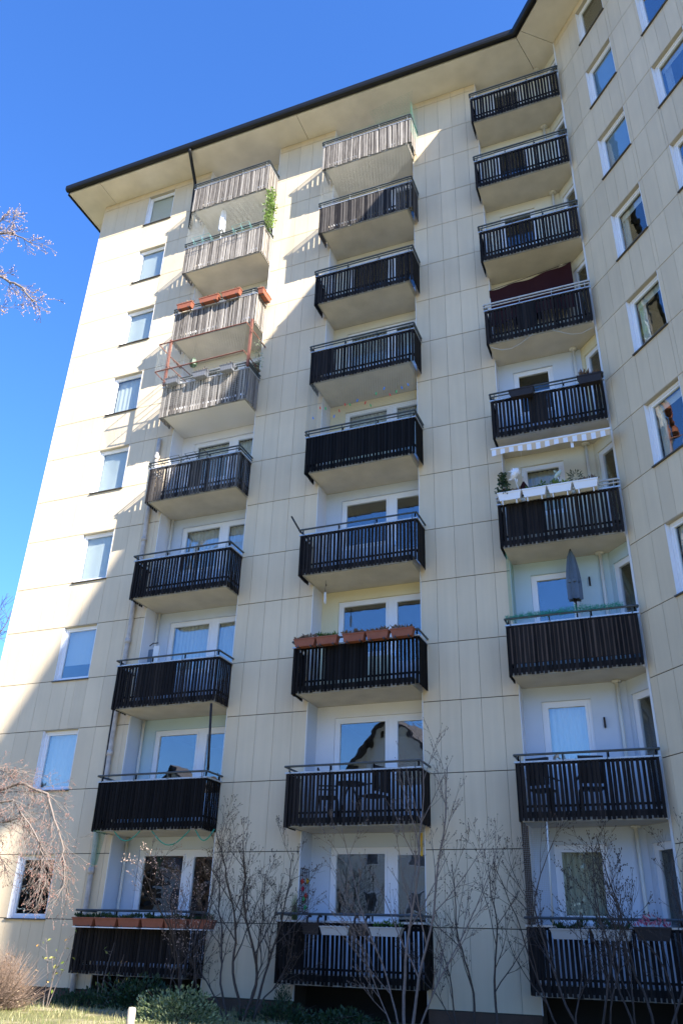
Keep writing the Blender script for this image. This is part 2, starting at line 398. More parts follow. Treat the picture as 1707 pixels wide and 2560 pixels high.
# eave bend between the wing's two stretches
def isect(p, d, q, e):
    den = d[0] * e[1] - d[1] * e[0]; t = ((q[0] - p[0]) * e[1] - (q[1] - p[1]) * e[0]) / den
    return (p[0] + d[0] * t, p[1] + d[1] * t)
E2 = isect(wv(0, WOV), (D1.x, D1.y), w2(0, WOV), (D2.x, D2.y))
EB = isect((0, -OH), (1, 0), wv(0, WOV), (D1.x, D1.y)); bend = EB
END2 = 13.9
g = 0.008
jx = [-13.515, -5.71]
L0 = -14.87
pieces = [
    [(L0, -OH), (jx[0] - g, -OH), (jx[0] - g, 0.62), (L0, 0.62)],
    [(jx[0] + g, -OH), (jx[1] - g, -OH), (jx[1] - g, 0.62), (jx[0] + g, 0.62)],
    [(jx[1] + g, -OH), (bend[0] - g, -OH), (1.95 - g, 0.62), (jx[1] + g, 0.62)],
    [(L0, 0.632), (-12.5, 0.632), (-12.5, 11.9), (L0, 11.9)],
    [(bend[0] + g, bend[1] - .002), wv(0.57, WOV), wv(0.59, -0.02), wv(0.59, -0.6), (1.95 + g, 0.62)],
    [wv(0.586, WOV), E2, wv(WEND + 0.3, -0.6), wv(0.606, -0.6), wv(0.606, -0.02)],
    [(E2[0] + 0.01, E2[1] - 0.008), w2(END2, WOV), w2(END2, -0.6), w2(0.2, -0.6)],
    [w2(12.3, -0.61), w2(END2, -0.61), w2(END2, -9.9), w2(12.3, -9.9)],
]
for P in pieces:
    b = MB(); b.prism(P, ZS, ZS + 0.08); b.build("soffit_panel", M_SOFFIT, BLD)
outline = [(L0 - 0.06, -OH - 0.06), (bend[0] - 0.02, -OH - 0.06)]
off = lambda P, Q: None
outline += [isect(wv(0, WOV + 0.06), (D1.x, D1.y), w2(0, WOV + 0.06), (D2.x, D2.y)), w2(END2 + 0.06, WOV + 0.06), w2(END2 + 0.06, -10), wv(12, -10.5), (2.0, 12), (L0 - 0.06, 12)]
outline[1] = isect((0, -OH - 0.06), (1, 0), wv(0, WOV + 0.06), (D1.x, D1.y))
b = MB(); b.prism(outline, ZS + 0.082, ZS + 0.27); b.build("roof", M_BLACK, BLD)
# gutter along the eaves
b = MB()
gl = [(L0 - 0.06, -OH - 0.075), isect((0, -OH - 0.075), (1, 0), wv(0, WOV + 0.075), (D1.x, D1.y)), isect(wv(0, WOV + 0.075), (D1.x, D1.y), w2(0, WOV + 0.075), (D2.x, D2.y)), w2(END2, WOV + 0.075)]
for (p, q) in zip(gl, gl[1:]):
    d = (Vector(q) - Vector(p)).normalized(); nrm = Vector((d.y, -d.x))
    prof = [(0.0, 0.215), (0.02, 0.22), (0.025, 0.205), (0.105, 0.20), (0.14, 0.215), (0.14, 0.075), (0.115, 0.02), (0.065, -0.005), (0.0, -0.005)]
    n = len(b.v)
    for pt in (p, q):
        for (o_, h_) in prof: b.v.append((pt[0] + nrm.x * (o_ - 0.02), pt[1] + nrm.y * (o_ - 0.02), ZS + 0.03 + h_))
    k = len(prof)
    for i in range(k):
        j = (i + 1) % k; b.f.append((n + i, n + j, n + k + j, n + k + i)); b.mi.append(0)
    b.f.append(tuple(range(n, n + k))); b.f.append(tuple(range(n + 2 * k - 1, n + k - 1, -1))); b.mi += [0, 0]
b.box(L0 - 0.075, L0 - 0.02, -OH, 11.9, ZS - 0.03, ZS + 0.10)
b.build("gutter", M_BLACK, BLD)
b = MB(); b.tube([(-9.70, -1.08, ZS + 0.06), (-9.70, -1.08, ZS - 0.06), (-10.02, -0.10, 25.33), (-10.02, -0.075, 25.2), (-9.96, -0.075, 23.1)], 0.055, 10); b.build("downpipe", M_BLACK, BLD, True)

# ---- windows
def curtain(fr, u0_, u1_, z0, z1, v, amp, wav, m, parent, name="curtain"):
    c = MB(); n = max(6, int((u1_ - u0_) / wav * 6)); ph = R(0, 6)
    for i in range(n):
        a, d = u0_ + (u1_ - u0_) * i / n, u0_ + (u1_ - u0_) * (i + 1) / n
        va, vd = v + amp * math.sin(a / wav * 6.28 + ph), v + amp * math.sin(d / wav * 6.28 + ph)
        c.quad(fr(a, va, z0), fr(d, vd, z0), fr(d, vd, z1), fr(a, va, z1))
    return c.build(name, m, parent)

def room(fr, u0_, u1_, z0, z1, v0, v1, parent, m=None):
    c = MB()
    c.quad(fr(u0_, v1, z0), fr(u1_, v1, z0), fr(u1_, v1, z1), fr(u0_, v1, z1))
    c.quad(fr(u0_, v0, z0), fr(u0_, v1, z0), fr(u0_, v1, z1), fr(u0_, v0, z1))
    c.quad(fr(u1_, v0, z0), fr(u1_, v1, z0), fr(u1_, v1, z1), fr(u1_, v0, z1))
    c.quad(fr(u0_, v0, z0), fr(u1_, v0, z0), fr(u1_, v1, z0), fr(u0_, v1, z0))
    c.quad(fr(u0_, v0, z1), fr(u1_, v0, z1), fr(u1_, v1, z1), fr(u0_, v1, z1))
    return c.build("room", m or M_ROOM, parent)

def window(fr, u0_, u1_, z0, z1, style, glass=None, label=None):
    w = MB()
    # white side linings, frame, sash
    w.box(u0_ + 0.002, u0_ + 0.014, -0.16, -0.002, z0, z1, fr); w.box(u1_ - 0.014, u1_ - 0.002, -0.16, -0.002, z0, z1, fr)
    a, c, e, h = u0_ + 0.015, u1_ - 0.015, z0 + 0.004, z1 - 0.014
    fb = 0.055
    w.box(a, a + fb, -0.17, -0.095, e, h, fr); w.box(c - fb, c, -0.17, -0.095, e, h, fr)
    w.box(a + fb, c - fb, -0.17, -0.095, h - fb, h, fr); w.box(a + fb, c - fb, -0.17, -0.095, e, e + fb, fr)
    a, c, e, h = a + fb, c - fb, e + fb, h - fb; fb = 0.042
    w.box(a, a + fb, -0.165, -0.115, e, h, fr); w.box(c - fb, c, -0.165, -0.115, e, h, fr)
    w.box(a + fb, c - fb, -0.165, -0.115, h - fb, h, fr); w.box(a + fb, c - fb, -0.165, -0.115, e, e + fb, fr)
    o = w.build("window", M_PVC, BLD)
    if label: o["label"] = label
    a, c, e, h = a + fb, c - fb, e + fb, h - fb
    p = MB(); p.box(a - 0.004, c + 0.004, -0.146, -0.140, e - 0.004, h + 0.004, fr); p.build("pane", glass or M_GLASS, o)
    t = MB(); t.box(u0_ + 0.002, u1_ - 0.002, -0.16, -0.002, z1 - 0.013, z1 - 0.001, fr); t.build("lintel", M_REVEAL, o)
    s = MB(); s.box(u0_ - 0.03, u1_ + 0.02, -0.10, 0.045, z0 - 0.028, z0 - 0.002, fr); s.build("sill", M_SILL, o)
    rb = room(fr, u0_ + 0.01, u1_ - 0.01, z0, z1, -0.171, -1.9, o)
    if style == 'blind': curtain(fr, a - .02, c + .02, e - .02, h + .02, -0.20, 0.004, 0.5, M_BLIND, o, "blind")
    if style == 'blue': curtain(fr, a - .02, c + .02, e - .02, h + .02, -0.20, 0.004, 0.5, M_BLUEBLIND, o, "blind")
    if style == 'sheer': curtain(fr, a - .02, c + .02, e - .02, h + .02, -0.24, 0.008, 0.16, M_CURT, o)
    if style == 'half': curtain(fr, a - .02, c + .02, e + (h - e) * 0.28, h + .02, -0.22, 0.006, 0.3, M_BLIND, o, "blind")
    if style == 'side':
        curtain(fr, a - .02, a + (c - a) * 0.22, e - .02, h + .02, -0.26, 0.03, 0.10, M_CURT, o)
        curtain(fr, a - .02, c + .02, h - 0.16, h + .02, -0.23, 0.004, 0.4, M_BLIND, o, "blind")
    return o

stA = ['none', 'sheer', 'half', 'blind', 'blind', 'sheer', 'blind', 'blind', 'blind']    # floor 1..9
for f in range(9):
    zt, zb = ROW[16 - 2 * f], ROW[17 - 2 * f]
    window(FM, WL, WR, zb, zt, stA[f], M_GLASS_B if f < 3 else None)
st1 = ['none', 'blue', 'side', 'sheer', 'side', 'side', 'side', 'blue', 'side']
for f in range(9):
    zt, zb = ROW[16 - 2 * f], ROW[17 - 2 * f]
    o1 = window(FWG, W1[0], W1[1], zb, zt, ['none', 'none', 'sheer', 'side', 'side', 'side', 'blue', 'blue', 'none'][f], M_GLASS)
    window(FWG, W2[0], W2[1], zb, zt, ['none', 'none', 'none', 'side', 'side', 'none', 'side', 'none', 'none'][f], M_GLASS_B)
    window(FWG, W3[0], W3[1], zb, zt, 'side', M_GLASS_B)

# ---- loggias: back walls, side walls, glazed doors
paint = {1: [M_WALLB, M_WALLT, M_WALLB, M_WALLB, M_WALLW, M_WALLC, M_WALLC, M_WALLC, M_WALLC],
         2: [M_WALLB, M_WALLW, M_WALLY, M_WALLB, M_WALLY, M_WALLC, M_WALLC, M_WALLC, M_WALLC],
         3: [M_WALLB, M_WALLB, M_WALLT, M_WALLC, M_WALLB, M_WALLC, M_WALLC, M_WALLC, M_WALLC]}
def bars(w, a, c, e, h, t, v0, v1, fr):
    w.box(a, a + t, v0, v1, e, h, fr); w.box(c - t, c, v0, v1, e, h, fr)
    w.box(a + t, c - t, v0, v1, h - t, h, fr); w.box(a + t, c - t, v0, v1, e, e + t, fr)
def glazing(fr, base_v, u0_, um_, u1_, zsill, zfloor, ztop, glass, cur, single=False):
    """white window with a balcony door beside it"""
    w = MB(); v0, v1 = base_v - 0.11, base_v - 0.05
    bars(w, u0_, um_, zsill, ztop, 0.075, v0, v1, fr); bars(w, u0_ + .077, um_ - .077, zsill + .077, ztop - .077, 0.05, v0 + .005, v1 + .012, fr)
    o = w.build("loggia_window", M_PVC, BLD)
    a, c, e, h = u0_ + .127, um_ - .127, zsill + .127, ztop - .127
    p = MB(); p.box(a - .004, c + .004, v0 + .03, v0 + .036, e - .004, h + .004, fr); p.build("pane", glass, o)
    room(fr, u0_, (u1_ or um_), zfloor, ztop, v0 - 0.002, v0 - 2.0, o)
    if cur: curtain(fr, a - .03, c + .03, e - .03, h + .03 if cur != 'low' else e + 0.9, v0 - 0.09, 0.015, 0.11, {'cream': M_CURTW}.get(cur, M_CURT), o)
    if u1_:
        d = MB(); bars(d, um_ + .001, u1_, zfloor, ztop, 0.075, v0, v1, fr); bars(d, um_ + .078, u1_ - .077, zfloor + .077, ztop - .077, 0.075, v0 + .005, v1 + .012, fr)
        zm = zfloor + 0.78
        d.box(um_ + .153, u1_ - .152, v0 + .01, v1 + .004, zfloor + .152, zm, fr)
        do = d.build("balcony_door", M_PVC, BLD)
        p = MB(); p.box(um_ + .15, u1_ - .15, v0 + .03, v0 + .036, zm, ztop - .15, fr); p.build("pane", glass, do)
        hd = MB(); hd.box(um_ + .10, um_ + .125, v1 + .013, v1 + .05, zm + 0.1, zm + 0.24, fr); hd.build("handle", M_CHROME, do)
        if cur: curtain(fr, um_ + .14, u1_ - .14, zm, ztop - .12, v0 - 0.09, 0.012, 0.1, {'cream': M_CURTW}.get(cur, M_CURT), do)
    return o

cur = {1: [None, None, 'c', 'c', 'c', None, None, None, None], 2: [None, None, None, None, 'c', 'c', None, None, None]}
for c, (xl, xr, ul, um_) in {1: (A1, B0, -9.03, -7.73), 2: (B1, C0, -4.27, -2.945)}.items():
    for f in range(9):
        zf = SB[f] + 0.16; zt = (SB[f + 1] if f < 8 else ZS) - 0.001
        top = zt - 0.27; zs = SB[f] + 1.10; ur = xr - 0.02
        w = MB()
        w.box(xl + .001, ul, YB, YB + .12, zf, zt); w.box(ul, xr - .001, YB, YB + .12, top, zt); w.box(ul, um_, YB, YB + .12, zf, zs); w.box(ur, xr - .001, YB, YB + .12, zf, top)
        w.build("loggia_wall", paint[c][f], BLD)
        for xa, xb in ((xl + .001, xl + .012), (xr - .012, xr - .001)):
            w = MB(); w.box(xa, xb, .036, YB - .001, zf, zt); w.build("loggia_side", M_WALLW if f > 1 else M_WALLB, BLD)
        glazing(lambda u, v, z: Vector((u, YB - v, z)), 0.0, ul, um_, ur, zs, zf, top, M_GLASS_B if f < 4 else M_GLASS, cur[c][f])
# third column: window on the back wall, door on the slanting wall of the wing
def FI(u, v, z): return FWG(u, v - 0.17, z)
UI0 = ((2.064 - WX0) * D1.x + YB3 * D1.y)
for f in range(9):
    zf = SB[f] + 0.16; zt = (SB[f + 1] if f < 8 else ZS) - 0.001
    top = zt - 0.30; zs = SB[f] + 1.13
    w = MB()
    w.box(C1 + .001, 0.38, YB3, YB3 + .12, zf, zt); w.box(1.36, 2.06, YB3, YB3 + .12, zf, zt); w.box(0.38, 1.36, YB3, YB3 + .12, top, zt); w.box(0.38, 1.36, YB3, YB3 + .12, zf, zs)
    w.build("loggia_wall", paint[3][f], BLD)
    w = MB(); w.box(UI0 - .02, -0.17, -0.14, 0, zf, zt, FI); w.box(-0.17, 0.60, -0.14, 0, top, zt, FI); w.box(0.55, 0.60, -0.14, 0.0, zf, top, FI)
    w.build("loggia_wall", M_WALLY if f == 4 else paint[3][f], BLD)
    w = MB(); w.box(C1 + .001, C1 + .012, .036, YB3 - .001, zf, zt); w.build("loggia_side", M_WALLW, BLD)
    glazing(lambda u, v, z: Vector((u, YB3 - v, z)), 0.0, 0.38, 1.36, None, zs, zf, top, M_GLASS_B if f in (1, 2) else M_GLASS, {0: 'cream', 1: 'c', 3: 'cream'}.get(f))  # lowest window: the curtain's cream colour stands in for a reflected facade
    # door
    d = MB(); bars(d, -0.17, 0.55, zf, top, 0.07, -.10, -.04, FI); bars(d, -0.099, 0.479, zf + .071, top - .071, 0.06, -.095, -.03, FI)
    do = d.build("balcony_door", M_PVC, BLD)
    p = MB(); p.box(-0.045, 0.425, -.07, -.064, zf + .12, top - .12, FI); p.build("pane", M_GLASS, do)
    room(FI, -0.12, 0.5, zf, top, -.102, -1.0, do)
    pp = MB(); pp.tube([(1.90, YB3 - .07, zf), (1.90, YB3 - .07, zt - .01)], 0.036, 10); pp.tube([(1.90, YB3 - .07, zt - .035), (1.90, YB3 - .07, zt - .004)], 0.10, 12)
    pp.build("drain_pipe", M_PIPEW, BLD, True)
    if f < 4:
        pp = MB(); pp.tube([(-9.33, .46, zf), (-9.33, .46, zt - .01)], 0.035, 8); pp.build("drain_pipe", M_PIPEW, BLD, True)

# old rainwater pipe beside the first column
b = MB()
zz = 0.5; pts = []
while zz < 15.0: pts.append((-9.80 + 0.006 * math.sin(zz * 3), -0.075, zz)); zz += 0.5
b.tube(pts, 0.058, 10)
for z in (2.9, 5.5, 8.3, 11.2, 13.8): b.tube([(-9.80, -0.075, z), (-9.80, -0.075, z + 0.12)], 0.075, 10)
b.build("rainwater_pipe", M_PIPE, BLD, True)
b = MB(); b.tube([(-9.93, -0.045, 6.75), (-9.90, -0.045, 4.7)], 0.022, 6); b.build("cable_duct", M_BLACK, BLD)

# ---- balconies
XB_ = {1: (-9.53, -6.715), 2: (-4.815, -1.905), 3: (-0.045, 2.515)}
RECESS = {1: (A1, B0), 2: (B1, C0), 3: (C1, None)}
YF = -0.655
slat_meshes = {}
def slat_mesh(mt, k):
    key = (mt.name, k)
    if key not in slat_meshes:
        rr = random.Random(k * 31 + 5); mb = MB(); n = 3
        for i in range(n + 1):
            z, x, h = i / n, rr.uniform(-.003, .003), 0.0285 + rr.uniform(-.0025, .0025)
            mb.v += [(x - h, -.007, z), (x + h, -.007, z), (x + h, .007, z), (x - h, .007, z)]
        for i in range(n):
            for a, c_ in ((0, 1), (1, 2), (2, 3), (3, 0)): mb.f.append((4 * i + a, 4 * i + c_, 4 * i + 4 + c_, 4 * i + 4 + a))
        mb.f += [(3, 2, 1, 0), (4 * n, 4 * n + 1, 4 * n + 2, 4 * n + 3)]
        me = bpy.data.meshes.new("slat"); me.from_pydata(mb.v, [], mb.f); me.materials.append(mt); slat_meshes[key] = me
    return slat_meshes[key]

MATS = {1: [M_WDARK, M_WBLACK, M_WDARK, M_WDARK, M_WMID, M_WPALE, M_WPALE, M_WPALE, M_WPALE],
        2: [M_WBLACK, M_WDARK, M_WBLACK, M_WDARK, M_WBLACK, M_WDARK, M_WDARK, M_WMID, M_WPALE],
        3: [M_WDARK, M_WDARK, M_WDARK, M_WDARK, M_WDARK, M_WDARK, M_WDARK, M_WDARK, M_WDARK]}
SHEETS = {(1, 2): (M_SHEET, 0, 1), (2, 5): (M_SHEET, 0, 1), (1, 1): (M_SHEET, 0, 1), (3, 3): (M_SHEETB, 0, 1), (2, 3): (M_SHEET, 0.25, .62), (1, 3): (M_SHEET, .22, .6), (2, 1): (M_SHEET, 0, .22),
          (3, 4): (M_SHEET, 0.05, .4), (2, 6): (M_SHEET, .0, .25), (3, 5): (M_SHEET, .33, .52), (1, 9): (M_SHEETG, 0, 1), (1, 8): (M_SHEETG, 0, 1), (1, 7): (M_SHEETG, 0, 1), (1, 6): (M_SHEETG, 0, 1), (2, 9): (M_SHEETG, 0, 1), (2, 8): (M_SHEETG, 0, .8), (3, 1): (M_SHEET, 0, .12), (1, 5): (M_SHEET, .45, .62), (3, 6): (M_SHEET, .3, .5)}  # M_SHEETG sheets are added to make the gaps between paler slats dark
BALC_LABEL = {(1, 2): "black opaque slatted balcony second from the ground in the left stack", (2, 5): "black opaque slatted balcony halfway up the middle stack", (1, 9): "silver-grey weathered balcony at the top of the left stack",
              (2, 9): "bleached grey balcony with green netting at the top of the middle stack", (3, 3): "brown-gapped balcony with green garland on its rail"}
BALC = {}
for c in (1, 2, 3):
    for f in range(1, 10):
        sb = SB[f - 1]; x0, x1 = XB_[c]; mt = MATS[c][f - 1]
        white = (c, f) == (1, 6)
        # slab
        s = MB()
        if c < 3:
            rl, rr_ = RECESS[c]; poly = [(rl + .003, -0.60), (rr_ - .003, -0.60), (rr_ - .003, YB - .004), (rl + .003, YB - .004)]
        else:
            p2 = FWG(0.57, -0.0, 0); p3 = FI(UI0 + .02, 0.003, 0); p25 = FI(0.57, 0.003, 0)
            poly = [(C1 + .003, -0.60), (2.46, -0.60), (2.50, -0.52), (p2.x - .02, p2.y - .02), (p25.x, p25.y), (p3.x, p3.y), (p3.x, YB3 - .004), (C1 + .003, YB3 - .004)]
        s.prism(poly, sb, sb + 0.16)
        # raised drip edge under the slab's rim
        s.m = 1
        ex = (poly[1][0] if c < 3 else 2.46)
        s.box(poly[0][0] + .002, ex - .002, -0.622, -0.601, sb - 0.012, sb + 0.055); s.m = 2; s.box(poly[0][0] + .002, ex - .002, -0.624, -0.601, sb + 0.056, sb + 0.162); s.m = 1
        if c < 3:
            s.box(poly[0][0] + .001, poly[0][0] + .03, -0.60, -0.012, sb - 0.012, sb - 0.001); s.box(ex - .03, ex - .001, -0.60, -0.012, sb - 0.012, sb - 0.001)
        bal = s.build("balcony", [M_SLABW if white else M_SLAB, M_SLABEDGE, M_SHEETG], BLD)
        if (c, f) in BALC_LABEL: bal["label"] = BALC_LABEL[(c, f)]
        BALC[(c, f)] = bal
        # slats in front
        n = round((x1 - x0) / 0.0862); pitch = (x1 - x0) / n
        row = MB(); ragged = 0.03 if mt is M_WPALE else 0.012
        for i in range(n):
            xc = x0 + pitch * (i + .5) + R(-.006, .006) * (1.6 if mt is M_WPALE else 1); zb = sb + 0.005 + R(-ragged, ragged * .6); zt = sb + 1.03
            if (c, f) == (1, 1): zt = sb + 0.93
            k = rng.randrange(7); me = slat_mesh(mt, k)
            tilt = R(-.006, .006) * (2.0 if mt is M_WPALE else 1)
            mm = Matrix.Translation((xc, YF + R(-.003, .003), zb)) @ Matrix.Rotation(tilt, 4, 'Y') @ Matrix.Diagonal((R(.93, 1.07), 1, zt - zb, 1))
            if f <= 3:
                o = bpy.data.objects.new("slat", me); COL.objects.link(o); o.parent = bal; o.matrix_world = mm
            else:
                b0_ = len(row.v); row.v += [tuple(mm @ v.co) for v in me.vertices]; row.f += [tuple(b0_ + q for q in p.vertices) for p in me.polygons]; row.mi += [0] * len(me.polygons)
        # slats at the sides
        sides = MB()
        for xs, on in ((x0 - .004, True), (x1 + .004, c < 3)):
            if not on: continue
            for i in range(7):
                yc = -0.60 + i * 0.086; me = slat_mesh(mt, rng.randrange(7)); zb = sb + .0 + R(-ragged, ragged * .6)
                mm = Matrix.Translation((xs, yc, zb)) @ Matrix.Rotation(math.pi / 2, 4, 'Z') @ Matrix.Diagonal((1, 1, sb + 1.03 - zb, 1))
                b0_ = len(sides.v); sides.v += [tuple(mm @ v.co) for v in me.vertices]; sides.f += [tuple(b0_ + q for q in p.vertices) for p in me.polygons]; sides.mi += [0] * len(me.polygons)
        if row.v: tag(row.build("slat_row", mt, bal), kind="stuff")
        tag(sides.build("side_slat_row", mt, bal), kind="stuff")
        # metal frame: lower and upper bars behind the slats, cap bar, hand rails
        fr_ = MB()
        zl = sb + 0.235
        for z in (zl, sb + 0.985):
            fr_.box(x0 + .02, x1 - .02, YF + .012, YF + .04, z, z + .04)
            fr_.box(x0 + .010, x0 + .036, YF + .041, -.01, z, z + .04)
            if c < 3: fr_.box(x1 - .036, x1 - .010, YF + .041, -.01, z, z + .04)
        for i in range(4):
            xx = x0 + .05 + (x1 - x0 - .1) * i / 3; fr_.box(xx - .014, xx + .014, YF + .041, YF + .065, sb + .05, sb + 1.19)
        fr_.build("frame", M_WBLACK if mt in (M_WBLACK, M_WDARK) else M_RAIL, bal)
        bar = MB(); zt = sb + 1.032 if (c, f) != (1, 1) else sb + .935
        bar.box(x0 - .02, x1 + .02, YF - .018, YF + .05, zt, zt + .030)
        bar.box(x0 - .02, x0 + .03, YF + .051, -.015, zt, zt + .030)
        if c < 3: bar.box(x1 - .03, x1 + .02, YF + .051, -.015, zt, zt + .030)
        bar.build("cap_bar", M_BAR, bal)
        two = f >= 5 or (c == 3 and f >= 4)
        rl_ = MB()
        for z in ((sb + 1.125, sb + 1.21) if two else (sb + 1.17,)):
            pts = [(x0 - .01, -.01, z), (x0 - .01, YF - .045, z), (x1 + .01, YF - .045, z)] + ([(x1 + .01, -.01, z)] if c < 3 else [(x1 + .0, YF + .05, z)])
            for p, q in zip(pts, pts[1:]): rl_.tube([p, q], 0.023 if z > sb + 1.15 else 0.016, 8)
        for i in range(4):
            xx = x0 + .1 + (x1 - x0 - .2) * i / 3; rl_.tube([(xx, YF - .04, zt), (xx, YF - .045, sb + (1.21 if two else 1.17))], 0.009, 6)
        rl_.build("handrail", M_RAIL if not (c == 3 and f in (4, 6)) else M_BAR, bal)
        if (c, f) in SHEETS:
            sm, a, d = SHEETS[(c, f)]; sh = MB(); lo, hi = x0 + (x1 - x0) * a + .04, x0 + (x1 - x0) * d - .04
            sh.box(lo, hi, YF + .0085, YF + .0105, zl, sb + 1.0)
            sh.build("privacy_gap_sheet", sm, bal)

# ------------------------------------------------------------------ ground
def sstep(t): t = min(max(t, 0), 1); return t * t * (3 - 2 * t)
def gz(x, y):
    h = 0.42 * sstep((y + 13.5) / 6.0)
    return h + 0.03 * math.sin(x * 0.9 + 1.3) * math.cos(y * 0.8) * sstep((y + 13.5) / 6.0)
xs = [-400, -200, -100, -50, -30] + [-22 + i * 0.8 for i in range(56)] + [30, 50, 100, 200, 400]
ys = [-400, -200, -100, -50, -30] + [-22 + i * 0.8 for i in range(30)] + [6, 15, 40, 100, 200, 400]
b = MB()
for y in ys:
    for x in xs: b.v.append((x, y, gz(x, y)))
nx = len(xs)
for j in range(len(ys) - 1):
    for i in range(nx - 1): b.f.append((j * nx + i, j * nx + i + 1, (j + 1) * nx + i + 1, (j + 1) * nx + i)); b.mi.append(0)
M_GROUND = mat("ground_grass", (0.15, 0.145, 0.06), 0.95, noise=(2.5, 0.3), bump=0.6)
_nt = M_GROUND.node_tree; _N = _nt.nodes; _L = _nt.links
_p = _N["Principled BSDF"]; _src = _p.inputs['Base Color'].links[0].from_socket
_nz = _N.new("ShaderNodeTexNoise"); _nz.inputs['Scale'].default_value = 1.1; _nz.inputs['Detail'].default_value = 7
_g = _N.new("ShaderNodeNewGeometry"); _L.new(_g.outputs['Position'], _nz.inputs['Vector'])
_rp = _N.new("ShaderNodeValToRGB"); _rp.color_ramp.elements[0].position = .45; _rp.color_ramp.elements[1].position = .62; _L.new(_nz.outputs['Fac'], _rp.inputs[0])
_mx = _N.new("ShaderNodeMixRGB"); _L.new(_rp.outputs[0], _mx.inputs[0]); _L.new(_src, _mx.inputs[1]); _mx.inputs[2].default_value = (0.33, 0.28, 0.17, 1); _L.new(_mx.outputs[0], _p.inputs['Base Color'])
tag(b.build("ground", M_GROUND, smooth=True), kind="structure")
M_GRASS = leafy("grass_blade", (0.09, 0.13, 0.03), (0.42, 0.37, 0.18), 0.3)
b = MB()
for i in range(9000):
    x, y = R(-13.5, -4.0), R(-6.5, -0.3)
    h = R(.04, .12) * (1.6 if y > -1.2 else 1); a = R(0, 6.28); w = R(.004, .009); z = gz(x, y) - .01
    dx, dy = math.cos(a) * w, math.sin(a) * w; lx, ly = R(-.05, .05), R(-.05, .05)
    n = len(b.v); b.v += [(x - dx, y - dy, z), (x + dx, y + dy, z), (x + lx, y + ly, z + h)]; b.f.append((n, n + 1, n + 2)); b.mi.append(0)
tag(b.build("grass", M_GRASS), kind="stuff")

# ------------------------------------------------------------------ plants
def grow(tr, tw, bud, p, d, length, rad, depth, cfg, rr):
    """one branch: a tapering crooked tube, side branches along it, buds at the ends"""
    n = max(3, int(length / cfg['seg'])); pts = [Vector(p)]; dirs = [Vector(d).normalized()]
    dd = Vector(d).normalized()
    for i in range(n):
        dd = (dd + Vector((rr.gauss(0, 1), rr.gauss(0, 1), rr.gauss(0, 1))) * cfg['wob'] + Vector((0, 0, cfg['up'] * (1 if depth < 2 else cfg.get('up2', 1))))).normalized()
        pts.append(pts[-1] + dd * length / n); dirs.append(dd)
    rads = [max(rad * (1 - 0.75 * i / n), cfg['rmin']) for i in range(n + 1)]
    (tr if depth == 0 else tw).tube(pts, rads, 6 if depth == 0 else (4 if depth == 1 else 3), cap=depth == 0)
    if depth >= cfg['depth']:
        if bud is not None:
            for i in range(1, n + 1):
                if rr.random() < cfg['budp']: bud.blob(pts[i] + Vector((rr.uniform(-1, 1), rr.uniform(-1, 1), rr.uniform(-1, 1))) * cfg['budr'] * 1.4, cfg['budr'] * rr.uniform(.6, 1.3))
        return
    k = cfg['kids'][depth]
    for j in range(k):
        t = cfg.get('from', .25) + (1 - cfg.get('from', .25)) * (j + rr.random()) / k
        i = min(n, max(1, int(t * n))); base = pts[i]; dv = dirs[i]
        q = dv.orthogonal().normalized(); q.rotate(Matrix.Rotation(rr.uniform(0, 6.28), 3, dv))
        ang = rr.uniform(*cfg['ang']); nd = dv * math.cos(ang) + q * math.sin(ang)
        grow(tr, tw, bud, base, nd, length * rr.uniform(*cfg['len']) * (1.15 - .5 * t), rads[i] * .62, depth + 1, cfg, rr)
    if bud is not None: bud.blob(pts[-1], cfg['budr'])

def shrub(name, label, cat, base, stems, cfg, bark, seed, budm=None, group=None, twigm=None):
    rr = random.Random(seed); t = thing(name, label, cat, group, base)
    inv = Vector(base); tr, tw, bd = MB(), MB(), (MB() if budm else None)
    for (off_, d, ln, rad) in stems: grow(tr, tw, bd, Vector(off_), Vector(d), ln, rad * cfg.get('slim', .78), 0, cfg, rr)
    tr.build("trunk", bark, t, True); tag(tw.build("twigs", twigm or bark, t), kind="stuff")
    if budm and bd.v: tag(bd.build("buds", budm, t), kind="stuff")
    return t

LILAC = dict(seg=.16, wob=.13, up=.07, rmin=.0019, depth=3, kids=[8, 6, 4], ang=(.3, .75), len=(.3, .55), budp=.35, budr=.009)
def P(x, y, dz=-.06): return (x, y, gz(x, y) + dz)
shrub("lilac_shrub", "tall bare many-stemmed lilac between the left and middle balcony stacks", "shrub", P(-4.95, -1.6),
      [((-.25, 0, 0), (-.22, 0, 1), 2.9, .028), ((-.05, .05, 0), (-.03, .02, 1), 3.3, .036), ((.05, -.05, 0), (.16, 0, 1), 3.1, .04), ((.18, .1, 0), (.33, .05, 1), 2.9, .034), ((-.4, .1, 0), (-.38, 0, 1), 2.4, .022), ((.25, -.1, 0), (.42, 0, 1), 2.2, .022), ((0, .12, 0), (.06, .1, 1), 2.5, .02)], LILAC, M_BARK, 11, M_BARK)
shrub("bare_shrub", "bare dark shrub crossing the lowest left balcony", "shrub", P(-6.15, -1.55),
      [((0, 0, 0), (-.45, 0, 1), 2.9, .026), ((-.2, 0, 0), (-.62, 0, 1), 2.6, .02), ((.1, 0, 0), (-.12, 0, 1), 2.7, .024), ((.2, .1, 0), (.12, 0, 1), 2.4, .022), ((-.1, .1, 0), (-.28, 0, 1), 2.2, .018)], dict(LILAC, kids=[7, 5, 4]), M_BARK, 23, M_BUDO)
BIRCH = dict(seg=.22, wob=.07, up=.055, rmin=.0019, depth=3, kids=[9, 5, 3], ang=(.3, .7), len=(.26, .45), budp=.4, budr=.008)
